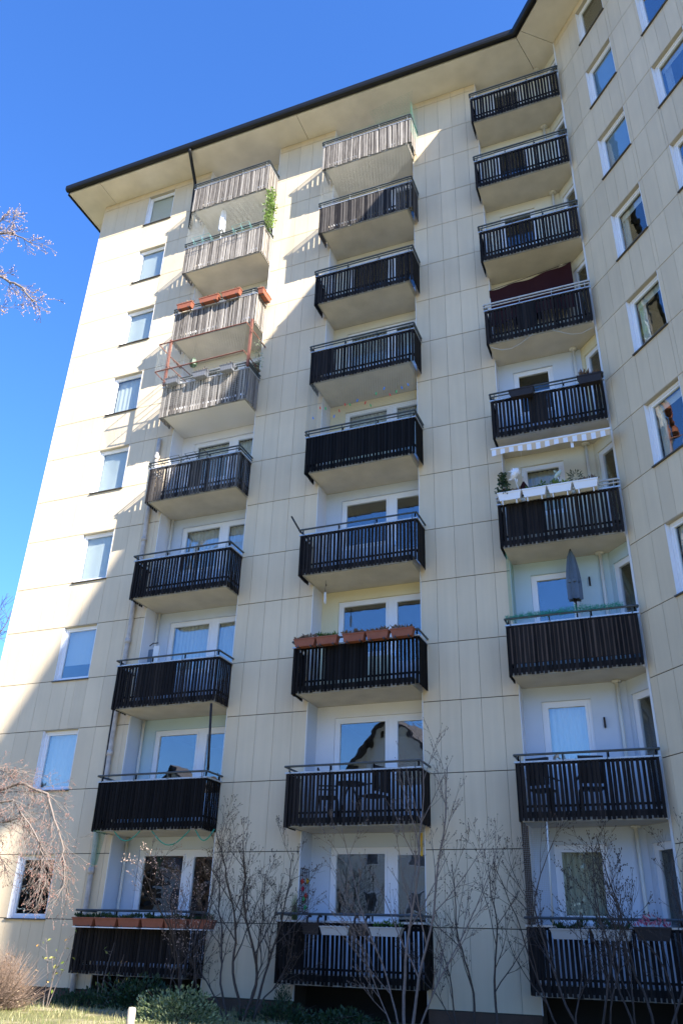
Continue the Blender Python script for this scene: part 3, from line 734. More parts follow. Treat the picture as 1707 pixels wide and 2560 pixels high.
shrub("young_birch", "slender grey bare tree with several stems in front of the middle balcony stack", "tree", P(-1.35, -3.4),
      [((0, 0, 0), (-.14, 0, 1), 4.2, .036), ((.07, 0, 0), (.05, 0, 1), 4.0, .034), ((-.05, .05, 0), (-.38, 0, 1), 3.2, .022), ((.1, 0, 0), (.26, 0, 1), 3.0, .022), ((-.1, 0, 0), (-.6, 0, 1), 2.2, .016)], BIRCH, M_BARKL, 31, M_BARKL)
shrub("bare_shrub", "bare three-stemmed shrub before the plain panels between the middle and right balcony stacks", "shrub", P(-.85, -1.4),
      [((-.25, 0, 0), (-.18, 0, 1), 1.9, .022), ((0, 0, 0), (.12, 0, 1), 2.6, .030), ((.35, 0, 0), (.16, 0, 1), 2.7, .030), ((-.32, .05, 0), (-.36, 0, 1), 1.6, .015)], dict(LILAC, kids=[6, 5, 3], wob=.11), M_BARK, 47, M_BARK)
for i, (x, y, lab, sd) in enumerate(((1.05, -2.6, "bare twiggy shrub in front of the lowest right balcony, nearest the panels", 53), (1.95, -2.3, "bare twiggy shrub in front of the lowest right balcony, nearest the wing", 59))):
    shrub("bare_shrub", lab, "shrub", P(x, y), [((-.2, 0, 0), (-.3, 0, 1), 2.7, .024), ((0, .1, 0), (-.05, 0, 1), 3.0, .03), ((.1, 0, 0), (.2, 0, 1), 2.9, .028), ((.25, .1, 0), (.4, 0, 1), 2.6, .022), ((-.1, -.1, 0), (-.16, .05, 1), 2.5, .02)], dict(LILAC, kids=[7, 5, 3]), M_BARK, sd, M_BARK)

# weeping tree at the lower left: arching limbs come in from outside the picture
def limb_tree(name, label, base, top, limbs, cfg, bark, budm, seed, r0):
    rr = random.Random(seed); t = thing(name, label, "tree", None, base); o = Vector(base)
    tr, tw, bd = MB(), MB(), MB()
    tr.tube([(0, 0, -.1), (Vector(top) - o) * .5 + Vector((.15, .1, 0)), Vector(top) - o], [r0, r0 * .8, r0 * .6], 9)
    for pts, rad in limbs:
        pp = [Vector(top) - o] + [Vector(p) - o for p in pts]
        fine = []
        for a, c_ in zip(pp, pp[1:]):
            for i in range(5): fine.append(a.lerp(c_, i / 5) + Vector((rr.gauss(0, .02), rr.gauss(0, .02), rr.gauss(0, .02))))
        fine.append(pp[-1]); n = len(fine)
        tr.tube(fine, [rad * (1 - .8 * i / n) for i in range(n)], 6)
        for i in range(3, n):
            for k in range(cfg['per']):
                dv = (fine[min(i + 1, n - 1)] - fine[i - 1]).normalized(); q = dv.orthogonal().normalized(); q.rotate(Matrix.Rotation(rr.uniform(0, 6.28), 3, dv))
                a = rr.uniform(.3, .9); grow(tw, tw, bd, fine[i], dv * math.cos(a) + q * math.sin(a) + Vector((0, 0, cfg['droop'])), rr.uniform(*cfg['tl']), .0065, 1, cfg, rr)
    tr.build("trunk", bark, t, True); tag(tw.build("twigs", bark, t), kind="stuff"); tag(bd.build("buds", budm, t), kind="stuff")
    return t
WEEP = dict(seg=.10, wob=.16, up=-.05, rmin=.0022, depth=3, kids=[0, 3, 2], ang=(.3, .8), len=(.4, .7), budp=.5, budr=.009, per=3, droop=-.25, tl=(.35, .8), **{'from': .2})
limb_tree("weeping_cherry", "arching pinkish weeping tree branches hanging over the ground floor windows on the left", (-12.6, -3.1, .3), (-11.7, -3.1, 3.3),
          [([(-10.6, -3.05, 4.15), (-9.6, -3.0, 4.35), (-8.9, -3.0, 4.1), (-8.35, -3.0, 3.3), (-8.1, -3.0, 2.5)], .045), ([(-10.4, -3.3, 3.9), (-9.4, -3.3, 3.95), (-8.6, -3.3, 3.2), (-8.3, -3.3, 2.6)], .03),
           ([(-10.6, -2.8, 3.6), (-9.7, -2.8, 3.7), (-9.0, -2.8, 3.2), (-8.8, -2.8, 2.6)], .03), ([(-10.9, -3.0, 3.5), (-10.2, -3.0, 3.3), (-9.6, -3.0, 2.8)], .026), ([(-10.8, -3.4, 4.2), (-10.0, -3.4, 4.6), (-9.4, -3.4, 4.5)], .022)], WEEP, M_BARKP, M_BUD, 71, .14)
CHERRY = dict(seg=.14, wob=.14, up=.02, rmin=.0042, depth=3, kids=[0, 3, 2], ang=(.35, .8), len=(.4, .65), budp=.35, budr=.012, per=2, droop=-.05, tl=(.3, .75), **{'from': .3})
limb_tree("budding_tree", "pale budding branches of a tall tree reaching in from the left against the sky", (-14.6, -6.0, .3), (-13.8, -6.0, 12.5),
          [([(-12.8, -6.0, 15.2), (-11.9, -6.0, 16.3), (-10.9, -6.0, 15.9), (-10.0, -6.0, 15.2), (-9.3, -6.0, 14.5)], .07), ([(-12.6, -6.2, 16.0), (-11.6, -6.2, 17.2), (-10.6, -6.2, 17.0), (-9.7, -6.2, 16.3)], .05),
           ([(-12.8, -5.8, 16.5), (-12.0, -5.8, 17.7), (-11.4, -5.8, 18.3)], .03), ([(-12.6, -6.0, 14.6), (-11.5, -6.0, 14.8), (-10.5, -6.0, 14.7)], .04)], CHERRY, M_BARKP, M_BUDO, 83, .22)
FAR = dict(slim=1, seg=.9, wob=.10, up=.03, rmin=.012, depth=3, kids=[9, 6, 4], ang=(.4, .9), len=(.35, .6), budp=0, budr=.02)
shrub("bare_tree", "distant bare tree behind the block at the left edge", "tree", (-35.2, 20, 0), [((0, 0, 0), (.05, 0, 1), 19, .35), ((.1, 0, 0), (.16, .1, 1), 17, .25)], FAR, M_BARK, 91)

# low growth by the wall
def mound(name, label, cat, c, rx, ry, rz, n, size, m, stems=0, wid=.5):
    t = thing(name, label, cat, None, (c[0], c[1], gz(c[0], c[1]) - .03)); b = MB()
    for i in range(n):
        while True:
            v = Vector((R(-1, 1), R(-1, 1), R(0, 1)))
            if .35 < v.length < 1: break
        k = 1 + .12 * math.sin(v.x * 7) + .1 * math.sin(v.y * 9 + 2)
        b.leaf((v.x * rx * k, v.y * ry * k, v.z * rz * k), size * R(.6, 1.3), v + Vector((R(-.8, .8), R(-.8, .8), R(-.3, .9))), wid)
    tag(b.build("leaves", m, t), kind="stuff")
    if stems:
        s = MB()
        for i in range(stems):
            a = R(0, 6.28); s.tube([(0, 0, 0), (math.cos(a) * rx * .5, math.sin(a) * ry * .5, rz * .6), (math.cos(a + .3) * rx * .9, math.sin(a + .3) * ry * .9, rz * R(.75, 1.0))], [.008, .005, .003], 3)
        tag(s.build("stems", M_BARK, t), kind="stuff")
    return t
mound("variegated_shrub", "low rounded evergreen shrub with pale-edged leaves at the foot of the wall", "shrub", (-5.65, -2.5), .85, .55, .50, 2600, .065, M_VARIEG, 14)
mound("evergreen_shrub", "dark low evergreen shrub beneath the lowest left balcony", "shrub", (-7.6, -.9), 1.0, .45, .55, 1500, .09, M_GREEND, 12)
mound("evergreen_shrub", "dark low evergreen clump at the foot of the bare lilac", "shrub", (-4.4, -1.3), .8, .4, .32, 800, .07, M_GREEND, 8)
mound("conifer", "small dark columnar conifer beside the lowest middle balcony", "shrub", (-4.62, -.62), .17, .17, .62, 900, .06, M_GREEND, 4, .25)
mound("evergreen_shrub", "dark evergreen shrub at the wall between the dry bush and the lowest left balcony", "shrub", (-9.0, -.6), .9, .35, .30, 900, .08, M_GREEND, 10)
mound("evergreen_shrub", "dark low shrub beneath the lowest middle balcony", "shrub", (-3.4, -1.0), .9, .4, .26, 800, .08, M_GREEND, 8)
def drybush():
    t = thing("dry_bush", "dense dry pinkish-brown twiggy bush at the bottom left corner", "shrub", None, (-9.35, -2.9, gz(-9.35, -2.9) - .05)); b = MB(); rr = random.Random(5)
    for i in range(2000):
        a = rr.uniform(0, 6.28); e = rr.uniform(.1, 1.5); L_ = rr.uniform(.35, .9)
        d = Vector((math.cos(a) * math.cos(e), math.sin(a) * math.cos(e), math.sin(e))); p = d * rr.uniform(0, .35)
        q = p + d * L_ * .5 + Vector((rr.gauss(0, .05), rr.gauss(0, .05), .03)); r_ = q + (d + Vector((0, 0, .35))) * L_ * .35 + Vector((rr.gauss(0, .05), rr.gauss(0, .05), 0))
        b.tube([p, q, r_], [.005, .003, .0015], 3, False); e_ = Vector((rr.gauss(0, .10), rr.gauss(0, .10), rr.uniform(-.05, .12))); b.tube([q, q + e_], [.002, .001], 3, False)
    tag(b.build("twigs", mat("dry_twigs", (0.19, 0.135, 0.105), 0.9, rand=.35), t), kind="stuff")
    l = MB()
    for i in range(500):
        a = rr.uniform(0, 6.28); e = rr.uniform(.1, 1.4); d = Vector((math.cos(a) * math.cos(e), math.sin(a) * math.cos(e), math.sin(e))) * rr.uniform(.5, 1.0); l.leaf(d, .05)
    tag(l.build("dead_leaves", M_DRY, t), kind="stuff")
drybush()
def rose(label, x, y, stems, seed, leaves):
    rr = random.Random(seed); t = thing("rose_plant", label, "plant", None, P(x, y)); s = MB(); l = MB(); f = MB()
    for (dx, h) in stems:
        pts = [Vector((dx * .15, 0, 0)), Vector((dx * .5 + rr.gauss(0, .03), rr.gauss(0, .05), h * .5)), Vector((dx, rr.gauss(0, .06), h))]
        s.tube(pts, [.010, .007, .004], 5)
        for i in range(leaves):
            k = rr.uniform(.35, 1); p = pts[1].lerp(pts[2], (k - .35) / .65); q = p + Vector((rr.uniform(-.18, .18), rr.uniform(-.1, .1), rr.uniform(0, .14)))
            s.tube([p, q], [.003, .002], 3); (f if rr.random() < .3 else l).leaf(q, .09)
    s.build("stems", M_BARKL, t); tag(l.build("leaves", leafy("rose_leaf", (0.14, 0.22, 0.03), (0.35, 0.32, 0.08)), t), kind="stuff")
    if f.v: tag(f.build("faded_leaves", M_ORANGE, t), kind="stuff")
rose("spindly rose with a few orange and yellow leaves in front of the lower left panels", -9.3, -1.5, [(-.2, 1.25), (.05, .9), (.28, 1.3), (.42, 1.1), (.15, .7)], 3, 5)
rose("straggly dark climber twigs beside the lowest left balcony", -8.4, -1.0, [(.1, 1.2), (.45, 1.0), (-.15, .8), (.55, .6)], 9, 3)
t = MB(); t.tube([(-4.914, -5.0, .3), (-4.914, -5.0, .72), (-4.912, -5.0, .755)], [.062, .060, .045], 12); tag(t.build("stake", M_POST, None, True), "short weathered pale stake standing in the lawn at the bottom edge", "stake")

# ------------------------------------------------------------------ things on and around the balconies
def planter(label, x, y, z, w, h, d, m, plants=None, group=None, ang=0.0, name="planter", psize=.10, pn=70, ph=.12):
    t = thing(name, label, "planter", group, (x, y, z)); t.rotation_euler = (0, 0, ang)
    b = MB(); n = 0; tp = .86
    b.v += [(-w / 2 * tp, -d / 2 * tp, 0), (w / 2 * tp, -d / 2 * tp, 0), (w / 2 * tp, d / 2 * tp, 0), (-w / 2 * tp, d / 2 * tp, 0)]
    b.v += [(-w / 2, -d / 2, h * .84), (w / 2, -d / 2, h * .84), (w / 2, d / 2, h * .84), (-w / 2, d / 2, h * .84)]
    e = .012; b.v += [(-w / 2 - e, -d / 2 - e, h * .85), (w / 2 + e, -d / 2 - e, h * .85), (w / 2 + e, d / 2 + e, h * .85), (-w / 2 - e, d / 2 + e, h * .85)]
    b.v += [(-w / 2 - e, -d / 2 - e, h), (w / 2 + e, -d / 2 - e, h), (w / 2 + e, d / 2 + e, h), (-w / 2 - e, d / 2 + e, h)]
    b.v += [(-w / 2 + e, -d / 2 + e, h), (w / 2 - e, -d / 2 + e, h), (w / 2 - e, d / 2 - e, h), (-w / 2 + e, d / 2 - e, h)]
    b.v += [(-w / 2 + e, -d / 2 + e, h * .9), (w / 2 - e, -d / 2 + e, h * .9), (w / 2 - e, d / 2 - e, h * .9), (-w / 2 + e, d / 2 - e, h * .9)]
    b.f.append((3, 2, 1, 0))
    for k in range(0, 20, 4):
        for i in range(4): j = (i + 1) % 4; b.f.append((k + i, k + j, k + 4 + j, k + 4 + i))
    b.mi = [0] * len(b.f); b.build("box", m, t)
    s = MB(); s.box(-w / 2 + e, w / 2 - e, -d / 2 + e, d / 2 - e, h * .70, h * .905); s.build("soil", M_SOIL, t)
    if m in (M_PLWHITE, M_TERRA):
        for dx in (-w * .3, w * .3):
            k = MB(); k.box(dx - .010, dx + .010, -d / 2 * tp - .012, -d / 2 * tp - .004, -.11 if m is M_PLWHITE else -.03, .02); k.box(dx - .014, dx + .014, -d / 2 * tp - .012, d / 2, -.012, -.002); k.build("bracket", M_PLWHITE if m is M_PLWHITE else M_RAIL, t)
        if z < 3:
            k = MB(); k.box(-w * .44, w * .44, -d / 2 - .012, d / 2 - .03, -.03, -.013); k.build("tray", M_PLWHITE, t)
    if plants:
        l = MB()
        for i in range(pn):
            px, py = R(-w / 2, w / 2) * .92, R(-d / 2, d / 2) * .8; hh = ph * R(.1, 1) * (0.6 + .5 * math.sin(px * 9 + x * 7))
            l.leaf((px, py, h * .9 + max(hh, 0) * .7), psize * R(.5, 1.2), (R(-.6, .6), R(-.8, .5), R(.2, 1)), .35)
        tag(l.build("plants", plants, t), kind="stuff")
    return t
g = "terracotta boxes on the third balcony rail from the top"
for x, w, lab in ((-9.09, .52, "leftmost sunlit terracotta box on the third balcony rail from the top"), (-8.24, .66, "reddish terracotta box with white flowers on the third rail from the top"), (-7.49, .62, "sunlit terracotta box right of the reddish one, third rail from the top")):
    planter(lab, x, -.78, 18.63, w, .19, .17, M_TERRA, M_DRY, g, pn=40)
planter("terracotta box hanging on the right side rail of the third balcony from the top", -6.60, -.38, 18.62, .55, .19, .17, M_TERRA, M_DRY, g, math.pi / 2, pn=20)
g = "grey boxes on the weathered rail under the copper frame"
for x, w, lab in ((-9.13, .40, "grey planter at the left end of the rail under the copper-brown frame"), (-8.2, .44, "grey planter midway along the rail under the copper-brown frame"), (-7.33, .40, "grey planter right of centre on the rail under the copper-brown frame")):
    planter(lab, x, -.79, 15.81, w, .18, .17, M_PLGREY, M_DRY, g, pn=40)
g = "terracotta boxes on the middle stack"
od = ["first", "second", "third", "fourth", "fifth", "sixth"]
for i, x in enumerate((-4.46, -3.93, -3.30, -2.76, -2.21)):
    planter(f"{od[i]} terracotta box from the left on the middle stack's rail", x, -.79, 7.44, .50, .18, .17, M_TERRA, (M_DRY if i != 1 else M_GREEN), g, pn=110, ph=.10)
g = "terracotta boxes on the lowest left rail"
for i, x in enumerate((-9.15, -8.58, -8.01, -7.44, -6.9, -6.33)):
    planter(f"{od[i]} terracotta box from the left on the lowest left balcony", x - .05, -.80, 1.85, .53, .16, .17, M_TERRA, M_GREEND, g, pn=220, psize=.08, ph=.10)
g = "white boxes under the striped awning"
for i, x in enumerate((.265, .80, 1.335, 1.87)):
    planter(f"white planter under the striped awning, {od[i]} from the left", x, -.82, 10.26, .50, .20, .18, M_PLWHITE, [M_DRY, M_GREEN, M_GREENL, M_DRY][i], g, pn=70, ph=.14)
g = "dark boxes on the fifth balcony of the right stack"
planter("dark brown box hung left of centre above the striped awning", .71, -.79, 12.95, .56, .20, .18, M_PLDARK, None, g)
planter("dark brown box with dried plants at the wing end above the striped awning", 2.24, -.79, 12.94, .52, .22, .18, M_PLDARK, M_DRY, g, pn=120, ph=.2)
g = "boxes on the lowest middle rail"
for x, w, m_, lab in ((-4.02, .34, M_PLDARK, "black hooked box at the left of the lowest middle balcony"), (-3.54, .58, M_PLBEIGE, "beige box between two black boxes on the lowest middle balcony"), (-3.06, .34, M_PLDARK, "black hooked box in the centre of the lowest middle balcony"), (-2.55, .60, M_PLBEIGE, "beige box with trailing green on the lowest middle balcony")):
    t = planter(lab, x, -.79, 1.80, w, .15 if m_ is M_PLBEIGE else .20, .17, m_, M_GREEN if "green" in lab else None, g, pn=60)
    if m_ is M_PLDARK:
        h = MB()
        for dx in (-.11, .11): h.tube([(dx, 0, .18), (dx, 0, .27), (dx, .08, .33), (dx, .16, .31)], .022, 6)
        h.build("hook", M_PLDARK, t)
g = "boxes on the lowest right rail"
planter("pale flower box at the left of the lowest right balcony", .70, -.80, 1.83, .62, .16, .18, M_PLBEIGE, M_GREEND, g, pn=120, ph=.16)
planter("pale flower box in the middle of the lowest right balcony", 1.38, -.80, 1.83, .62, .16, .18, M_PLBEIGE, M_GREEND, g, pn=140, ph=.2)
planter("dark flower box with pink blossoms on the lowest right balcony", 2.02, -.80, 1.84, .56, .20, .18, M_PLDARK, M_PINK, g, pn=60, ph=.22)

# green climber and white parasol, second balcony from the top of the left stack
t = thing("climbing_plant", "bright green sunlit climber hanging at the corner of the top left balcony", "plant", None, (-6.62, -.5, 21.4)); b = MB(); s = MB()
for k in range(5): s.tube([(R(-.15, .15), R(-.1, .1), -.05), (R(-.15, .15), R(-.1, .1), .8), (R(-.1, .1), R(-.1, .1), 1.72)], .006, 4)
for i in range(800):
    z = R(0, 1.68); w = .21 * (.55 + .3 * math.sin(z * 2.1 + .3) + .2 * math.sin(z * 9)); b.leaf((R(-w, w), R(-.16, .16), z), R(.05, .10), (R(-1, 1), R(-1, .4), R(-1, .3)), .6)
s.build("stems", M_BARKL, t); tag(b.build("leaves", M_GREENL, t), kind="stuff")
def parasol(label, loc, h, r, mcloth):
    t = thing("parasol", label, "parasol", None, loc); b = MB(); k = 14; n = 7
    for i in range(n + 1):
        f = i / n; rad = r * (.30 + .7 * math.sin(min(1, f * 1.25) * 1.57)) * (1 - .12 * f) if f > 0 else .02
        for j in range(k):
            a = 6.283 * j / k; q = rad * (1 + .28 * math.cos(j * math.pi)) ; b.v.append((q * math.cos(a), q * math.sin(a), h * (1 - f * .82)))
    for i in range(n):
        for j in range(k): b.f.append((i * k + j, i * k + (j + 1) % k, (i + 1) * k + (j + 1) % k, (i + 1) * k + j))
    b.mi = [0] * len(b.f); b.build("canopy", mcloth, t)
    p = MB(); p.tube([(0, 0, -1.0), (0, 0, h + .04)], .018, 8); p.build("pole", M_PLDARK if mcloth is M_BLUEGR else M_PIPEW, t)
    st = MB(); st.tube([(0, 0, h * .45), (0, 0, h * .50)], r * .95, 12); st.build("strap", mcloth, t)
parasol("closed white parasol on the sunlit second balcony from the top left", (-8.50, -.30, 21.9), 1.62, .10, M_WHITE)
parasol("closed blue-grey parasol behind the green-garlanded rail", (1.33, -.12, 7.85), 1.38, .14, M_BLUEGR)

# clothes racks hung on rails
def rack(label, x, z, w, m, group):
    t = thing("clothes_rack", label, "clothes rack", group, (x, -.74, z)); b = MB()
    for dy in (0, -.10, -.20): b.tube([(-w / 2, dy, .02 - dy * .1), (w / 2, dy, .02 - dy * .1)], .006, 5)
    for dx in (-w / 2, w / 2, 0): b.tube([(dx, .06, .05), (dx, 0, .02), (dx, -.20, .04)], .008, 5); b.tube([(dx, -.01, -.12), (dx, -.14, .03)], .006, 5)
    b.build("rods", m, t); h = MB()
    for dx in (-w / 2, w / 2): h.tube([(dx, .06, .05), (dx, .07, .02), (dx, .03, 0)], .009, 5)
    h.build("hook", m, t)
rack("teal rack hung at the left of the second rail from the top left", -8.82, 21.42, .62, M_TEAL, "teal racks")
rack("teal rack hung right of centre on the second rail from the top left", -7.40, 21.42, .60, M_TEAL, "teal racks")
rack("black wire rack hung left of centre on the fifth rail of the left stack", -8.75, 13.13, .60, M_RAIL, "black wire racks")
rack("black wire rack hung right of centre on the fifth rail of the left stack", -7.95, 13.13, .60, M_RAIL, "black wire racks")

# copper-brown frame with netting
def net(b, p0, p1, p2, p3, nu, nv, r):
    p0, p1, p2, p3 = map(Vector, (p0, p1, p2, p3))
    for i in range(nu + 1): b.tube([p0.lerp(p1, i / nu), p3.lerp(p2, i / nu)], r, 3, False)
    for j in range(nv + 1): b.tube([p0.lerp(p3, j / nv), p1.lerp(p2, j / nv)], r, 3, False)
t = thing("net_frame", "copper-brown frame with bird netting around a weathered left balcony", "net frame", None, (-8.1, -.7, 15.9))
def rel(p): return Vector(p) - Vector((-8.1, -.7, 15.9))
for x in (-9.42, -6.70):
    b = MB(); b.box(x + 8.1 - .032, x + 8.1 + .032, -.10, -.035, -.05, 1.62); b.build("post", M_COPPER, t)
b = MB()
b.tube([rel((-9.50, -.02, 17.05)), rel((-9.50, -1.18, 17.05)), rel((-6.62, -1.18, 17.05)), rel((-6.62, -.02, 17.05))], .02, 6); b.build("top_bar", M_COPPER, t)
b = MB(); b.tube([rel((-9.62, -.02, 16.20)), rel((-9.62, -1.02, 16.20)), rel((-6.72, -1.02, 16.20)), rel((-6.72, -.02, 16.20))], .02, 6); b.build("middle_bar", M_COPPER, t)
b = MB()
for z in (16.95, 16.6): b.tube([rel((-9.42, -.75, z)), rel((-9.30, .45, z))], .018, 6)
b.build("brace", M_COPPER, t)
b = MB(); net(b, rel((-9.60, -1.02, 16.2)), rel((-6.74, -1.02, 16.2)), rel((-6.62, -1.18, 17.05)), rel((-9.50, -1.18, 17.05)), 52, 16, .0012)
net(b, rel((-9.62, -.05, 16.2)), rel((-9.62, -1.02, 16.2)), rel((-9.50, -1.18, 17.05)), rel((-9.50, -.05, 17.05)), 18, 16, .0012)
net(b, rel((-9.60, -1.0, 16.2)), rel((-6.74, -1.0, 16.2)), rel((-6.72, -.72, 15.1)), rel((-9.56, -.72, 15.1)), 52, 20, .0012)
tag(b.build("netting", M_NETW, t), kind="stuff")
t = thing("trailing_plant", "pale trailing plant at the right end under the copper-brown frame", "plant", None, (-6.62, -.35, 16.0)); b = MB()
for i in range(150): b.leaf((R(-.13, .13), R(-.12, .12), R(0, 1.05)), R(.04, .08), None, .5)
tag(b.build("leaves", leafy("trail_leaf", (.25, .32, .15), (.62, .66, .5)), t), kind="stuff"); s = MB()
for k in range(4): s.tube([(R(-.1, .1), R(-.1, .1), 0), (R(-.1, .1), 0, 1.1)], .004, 3)
s.build("stems", M_BARKL, t)
t = thing("hanging_lantern", "dark green lantern hanging inside the copper-brown frame", "lantern", None, (-8.75, -.45, 16.55)); b = MB(); b.tube([(0, 0, 0), (0, 0, .08), (0, 0, .25), (0, 0, .36)], [.03, .11, .11, .03], 6); b.build("body", M_GREEND, t); b = MB(); b.tube([(0, 0, .36), (0, 0, .93)], .004, 4); b.build("cord", M_PLDARK, t)

# nets over other balconies
def netthing(label, quads, m, group=None, r=.0012, loc=(0, 0, 0)):
    t = thing("bird_net", label, "net", group, loc); b = MB()
    for q in quads: net(b, *[Vector(p) - Vector(loc) for p in q[:4]], q[4], q[5], r)
    tag(b.build("netting", m, t), kind="stuff"); return t
netthing("fine bird net stretched over the second balcony from the top of the left stack", [((-9.52, -.70, 21.5), (-6.72, -.70, 21.5), (-6.72, -.62, 23.1), (-9.52, -.62, 23.1), 60, 34)], M_NETW, "bird nets", .002, loc=(-8, -.7, 21.5))
netthing("fine bird net over the middle stack's second balcony from the top", [((-4.8, -.70, 21.5), (-1.92, -.70, 21.5), (-1.92, -.62, 23.1), (-4.8, -.62, 23.1), 60, 34)], M_NETW, "bird nets", .0014, loc=(-3, -.7, 21.5))
netthing("bird net with coloured pegs over the black balcony halfway up the middle stack", [((-4.83, -.70, 13.2), (-1.92, -.70, 13.2), (-1.92, -.62, 14.83), (-4.83, -.62, 14.83), 62, 35), ((-4.83, -.04, 13.2), (-4.83, -.70, 13.2), (-4.83, -.62, 14.83), (-4.83, -.04, 14.83), 14, 35)], M_NETW, "bird nets", .0022, loc=(-3, -.7, 13.2))
rp_ = random.Random(4); pegn = {}
for i in range(16):
    m_, cn = [(M_PEGB, "blue"), (M_PEGG, "green"), (M_PEGR, "red")][(i * 2 + i // 5) % 3]
    x = -4.6 + i * .17 + rp_.uniform(-.04, .04); z = 13.62 + .34 * (i / 15) ** 2 + .13 * math.sin(i * 1.3) + (.15 if i % 3 else 0)
    b = MB(); b.box(-.011, .011, -.008, .008, 0, .085); b.box(-.018, .018, -.006, .006, .03, .045); o = b.build("clothes_peg", m_, None); o.location = (x, -.67 - .01, z); o.rotation_euler = (0, rp_.uniform(-.4, .4), 0)
    pegn[cn] = pegn.get(cn, 0) + 1
    tag(o, f"{['first', 'second', 'third', 'fourth', 'fifth', 'sixth', 'seventh'][pegn[cn] - 1]} {cn} peg from the left on the middle stack's bird net", "peg", "pegs on the bird net")
t = netthing("green netting bunched around the top balcony of the middle stack", [((-4.8, -.70, 24.25), (-1.92, -.70, 24.25), (-1.90, -.66, 24.5), (-4.8, -.66, 24.5), 30, 4), ((-1.90, -.70, 23.6), (-1.86, -.05, 23.6), (-1.86, -.05, 25.5), (-1.90, -.66, 25.0), 10, 22), ((-3.0, -.66, 24.4), (-1.90, -.66, 24.4), (-1.88, -.5, 25.7), (-3.4, -.3, 25.7), 12, 14)], M_NETG, None, .0012, loc=(-3, -.7, 24.2))
# green garland net along the rail of the third-floor right balcony
t = thing("garland", "green net garland lying along the rail of the right stack", "garland", None, (1.1, -.68, 7.64)); b = MB(); rr = random.Random(8)
for i in range(3200):
    x = rr.uniform(-1.12, 1.15); h = .10 * (.55 + .45 * math.sin(x * 5) * math.sin(x * 2.3 + 1)) + .02; p = Vector((x, rr.gauss(0, .03), rr.uniform(-.02, h)))
    b.leaf(p, rr.uniform(.03, .08), None, .12)
tag(b.build("strands", M_NETG, t), kind="stuff"); b = MB(); b.tube([(-1.1, 0, 0), (0, 0, .01), (1.1, 0, 0)], .012, 5); b.build("cord", M_NETG, t)
netthing("green net strip hanging inside the left edge of the garlanded right balcony", [((.03, -.55, 7.7), (.03, .25, 7.7), (.03, .25, 9.2), (.03, -.55, 9.2), 22, 40)], M_NETG, None, .0012, loc=(0, 0, 7.7))
# green hoses and net under the second balcony on the left
b = MB()
o_ = Vector((-7.7, -.6, 3.6))
for a, c_, dep in ((-8.95, -8.27, .20), (-7.98, -7.02, .30), (-6.89, -6.43, .22)):
    b.tube([Vector((a + (c_ - a) * i / 10, -.6, 3.72 - dep * math.sin(math.pi * i / 10))) - o_ for i in range(11)], .012, 6)
t = thing("garden_hose", "thin green cord hanging in loops beneath the black left balcony", "cord", None, o_); b.build("cord", M_NETG, t, True)
netthing("green net scrap hanging at the left corner under the black left balcony", [((-9.38, -.66, 3.0), (-9.28, -.60, 3.05), (-9.18, -.58, 3.74), (-9.46, -.66, 3.74), 14, 26)], M_NETG, None, .002, loc=(-9.3, -.6, 3.0))
# brown reed screen and net, lowest right balcony
t = thing("reed_screen", "brown reed screen at the left side of the lowest right balcony", "screen", None, (-.02, -.3, 2.1)); b = MB(); b.m = 0
for i in range(44): y = -.32 + i * .0145; b.tube([(R(-.004, .004), y, -.05), (R(-.004, .004), y, 1.62 + R(-.01, .01))], .006, 4)
tag(b.build("reeds", M_BAMBOO, t), kind="stuff"); b = MB()
for z in (.1, .7, 1.3): b.box(-.012, -.008, -.33, .32, z, z + .012)
b.build("binding", M_NETW, t)
netthing("bird net across the left part of the lowest right balcony", [((-.05, -.66, 2.05), (.42, -.62, 2.05), (.45, -.60, 3.72), (-.05, -.62, 3.72), 16, 50), ], M_NETW, "bird nets", .0016, loc=(0, -.6, 2.0))
b = MB(); b.tube([(0, 0, 0), (.04, 0, 1.68)], .016, 8); o = b.build("pole", M_PIPEW, None, True); o.location = (.40, -.61, 2.04); tag(o, "thin pale pole holding the net of the lowest right balcony", "pole")
# dark red cloth
t = thing("sunshade_cloth", "dark red cloth hung across the loggia under the sixth-floor right balcony", "cloth", None, (1.0, -.02, 16.5)); b = MB(); n = 24
for i in range(n + 1):
    f = i / n; x = -1.0 + 2.14 * f; yy = .03 * math.sin(f * 16)
    b.v += [(x, yy, -.62 + .12 * math.sin(f * 3)), (x, yy + .02, .18 + .05 * math.sin(f * 5)), (x, yy, .60 + .30 * f - .06 * math.sin(f * 3.14))]
for i in range(n):
    for k in (0, 1): b.f.append((3 * i + k, 3 * i + 3 + k, 3 * i + 4 + k, 3 * i + 1 + k))
b.mi = [0] * len(b.f); b.build("sheet", M_MAROON, t); b = MB(); b.tube([(-1.0, 0, .60), (1.14, 0, .90)], .008, 5); b.build("cord", M_PLDARK, t)

# striped awning
t = thing("awning", "beige and white striped awning rolled out above the white planters", "awning", None, (1.2, -.8, 11.5)); n = 26
for mi, m_ in ((0, M_AWNW), (1, M_AWNB)):
    b = MB()
    for i in range(n):
        if i % 2 != mi: continue
        x0, x1 = -1.26 + 2.56 * i / n, -1.26 + 2.56 * (i + 1) / n
        for k in range(3):
            a, c_ = x0 + (x1 - x0) * k / 3, x0 + (x1 - x0) * (k + 1) / 3
            za, zc = -.045 + .022 * math.sin(a * 5.5), -.045 + .022 * math.sin(c_ * 5.5)
            b.quad((a, -.07, za), (c_, -.07, zc), (c_, -.065, .12), (a, -.065, .12))
            b.quad((a, -.065, .12), (c_, -.065, .12), (c_, .20, .24), (a, .20, .24))
    b.build("stripe", m_, t)
b = MB(); b.tube([(-1.28, -.06, .13), (1.32, -.06, .13)], .028, 8); b.build("front_bar", M_AWNW, t)
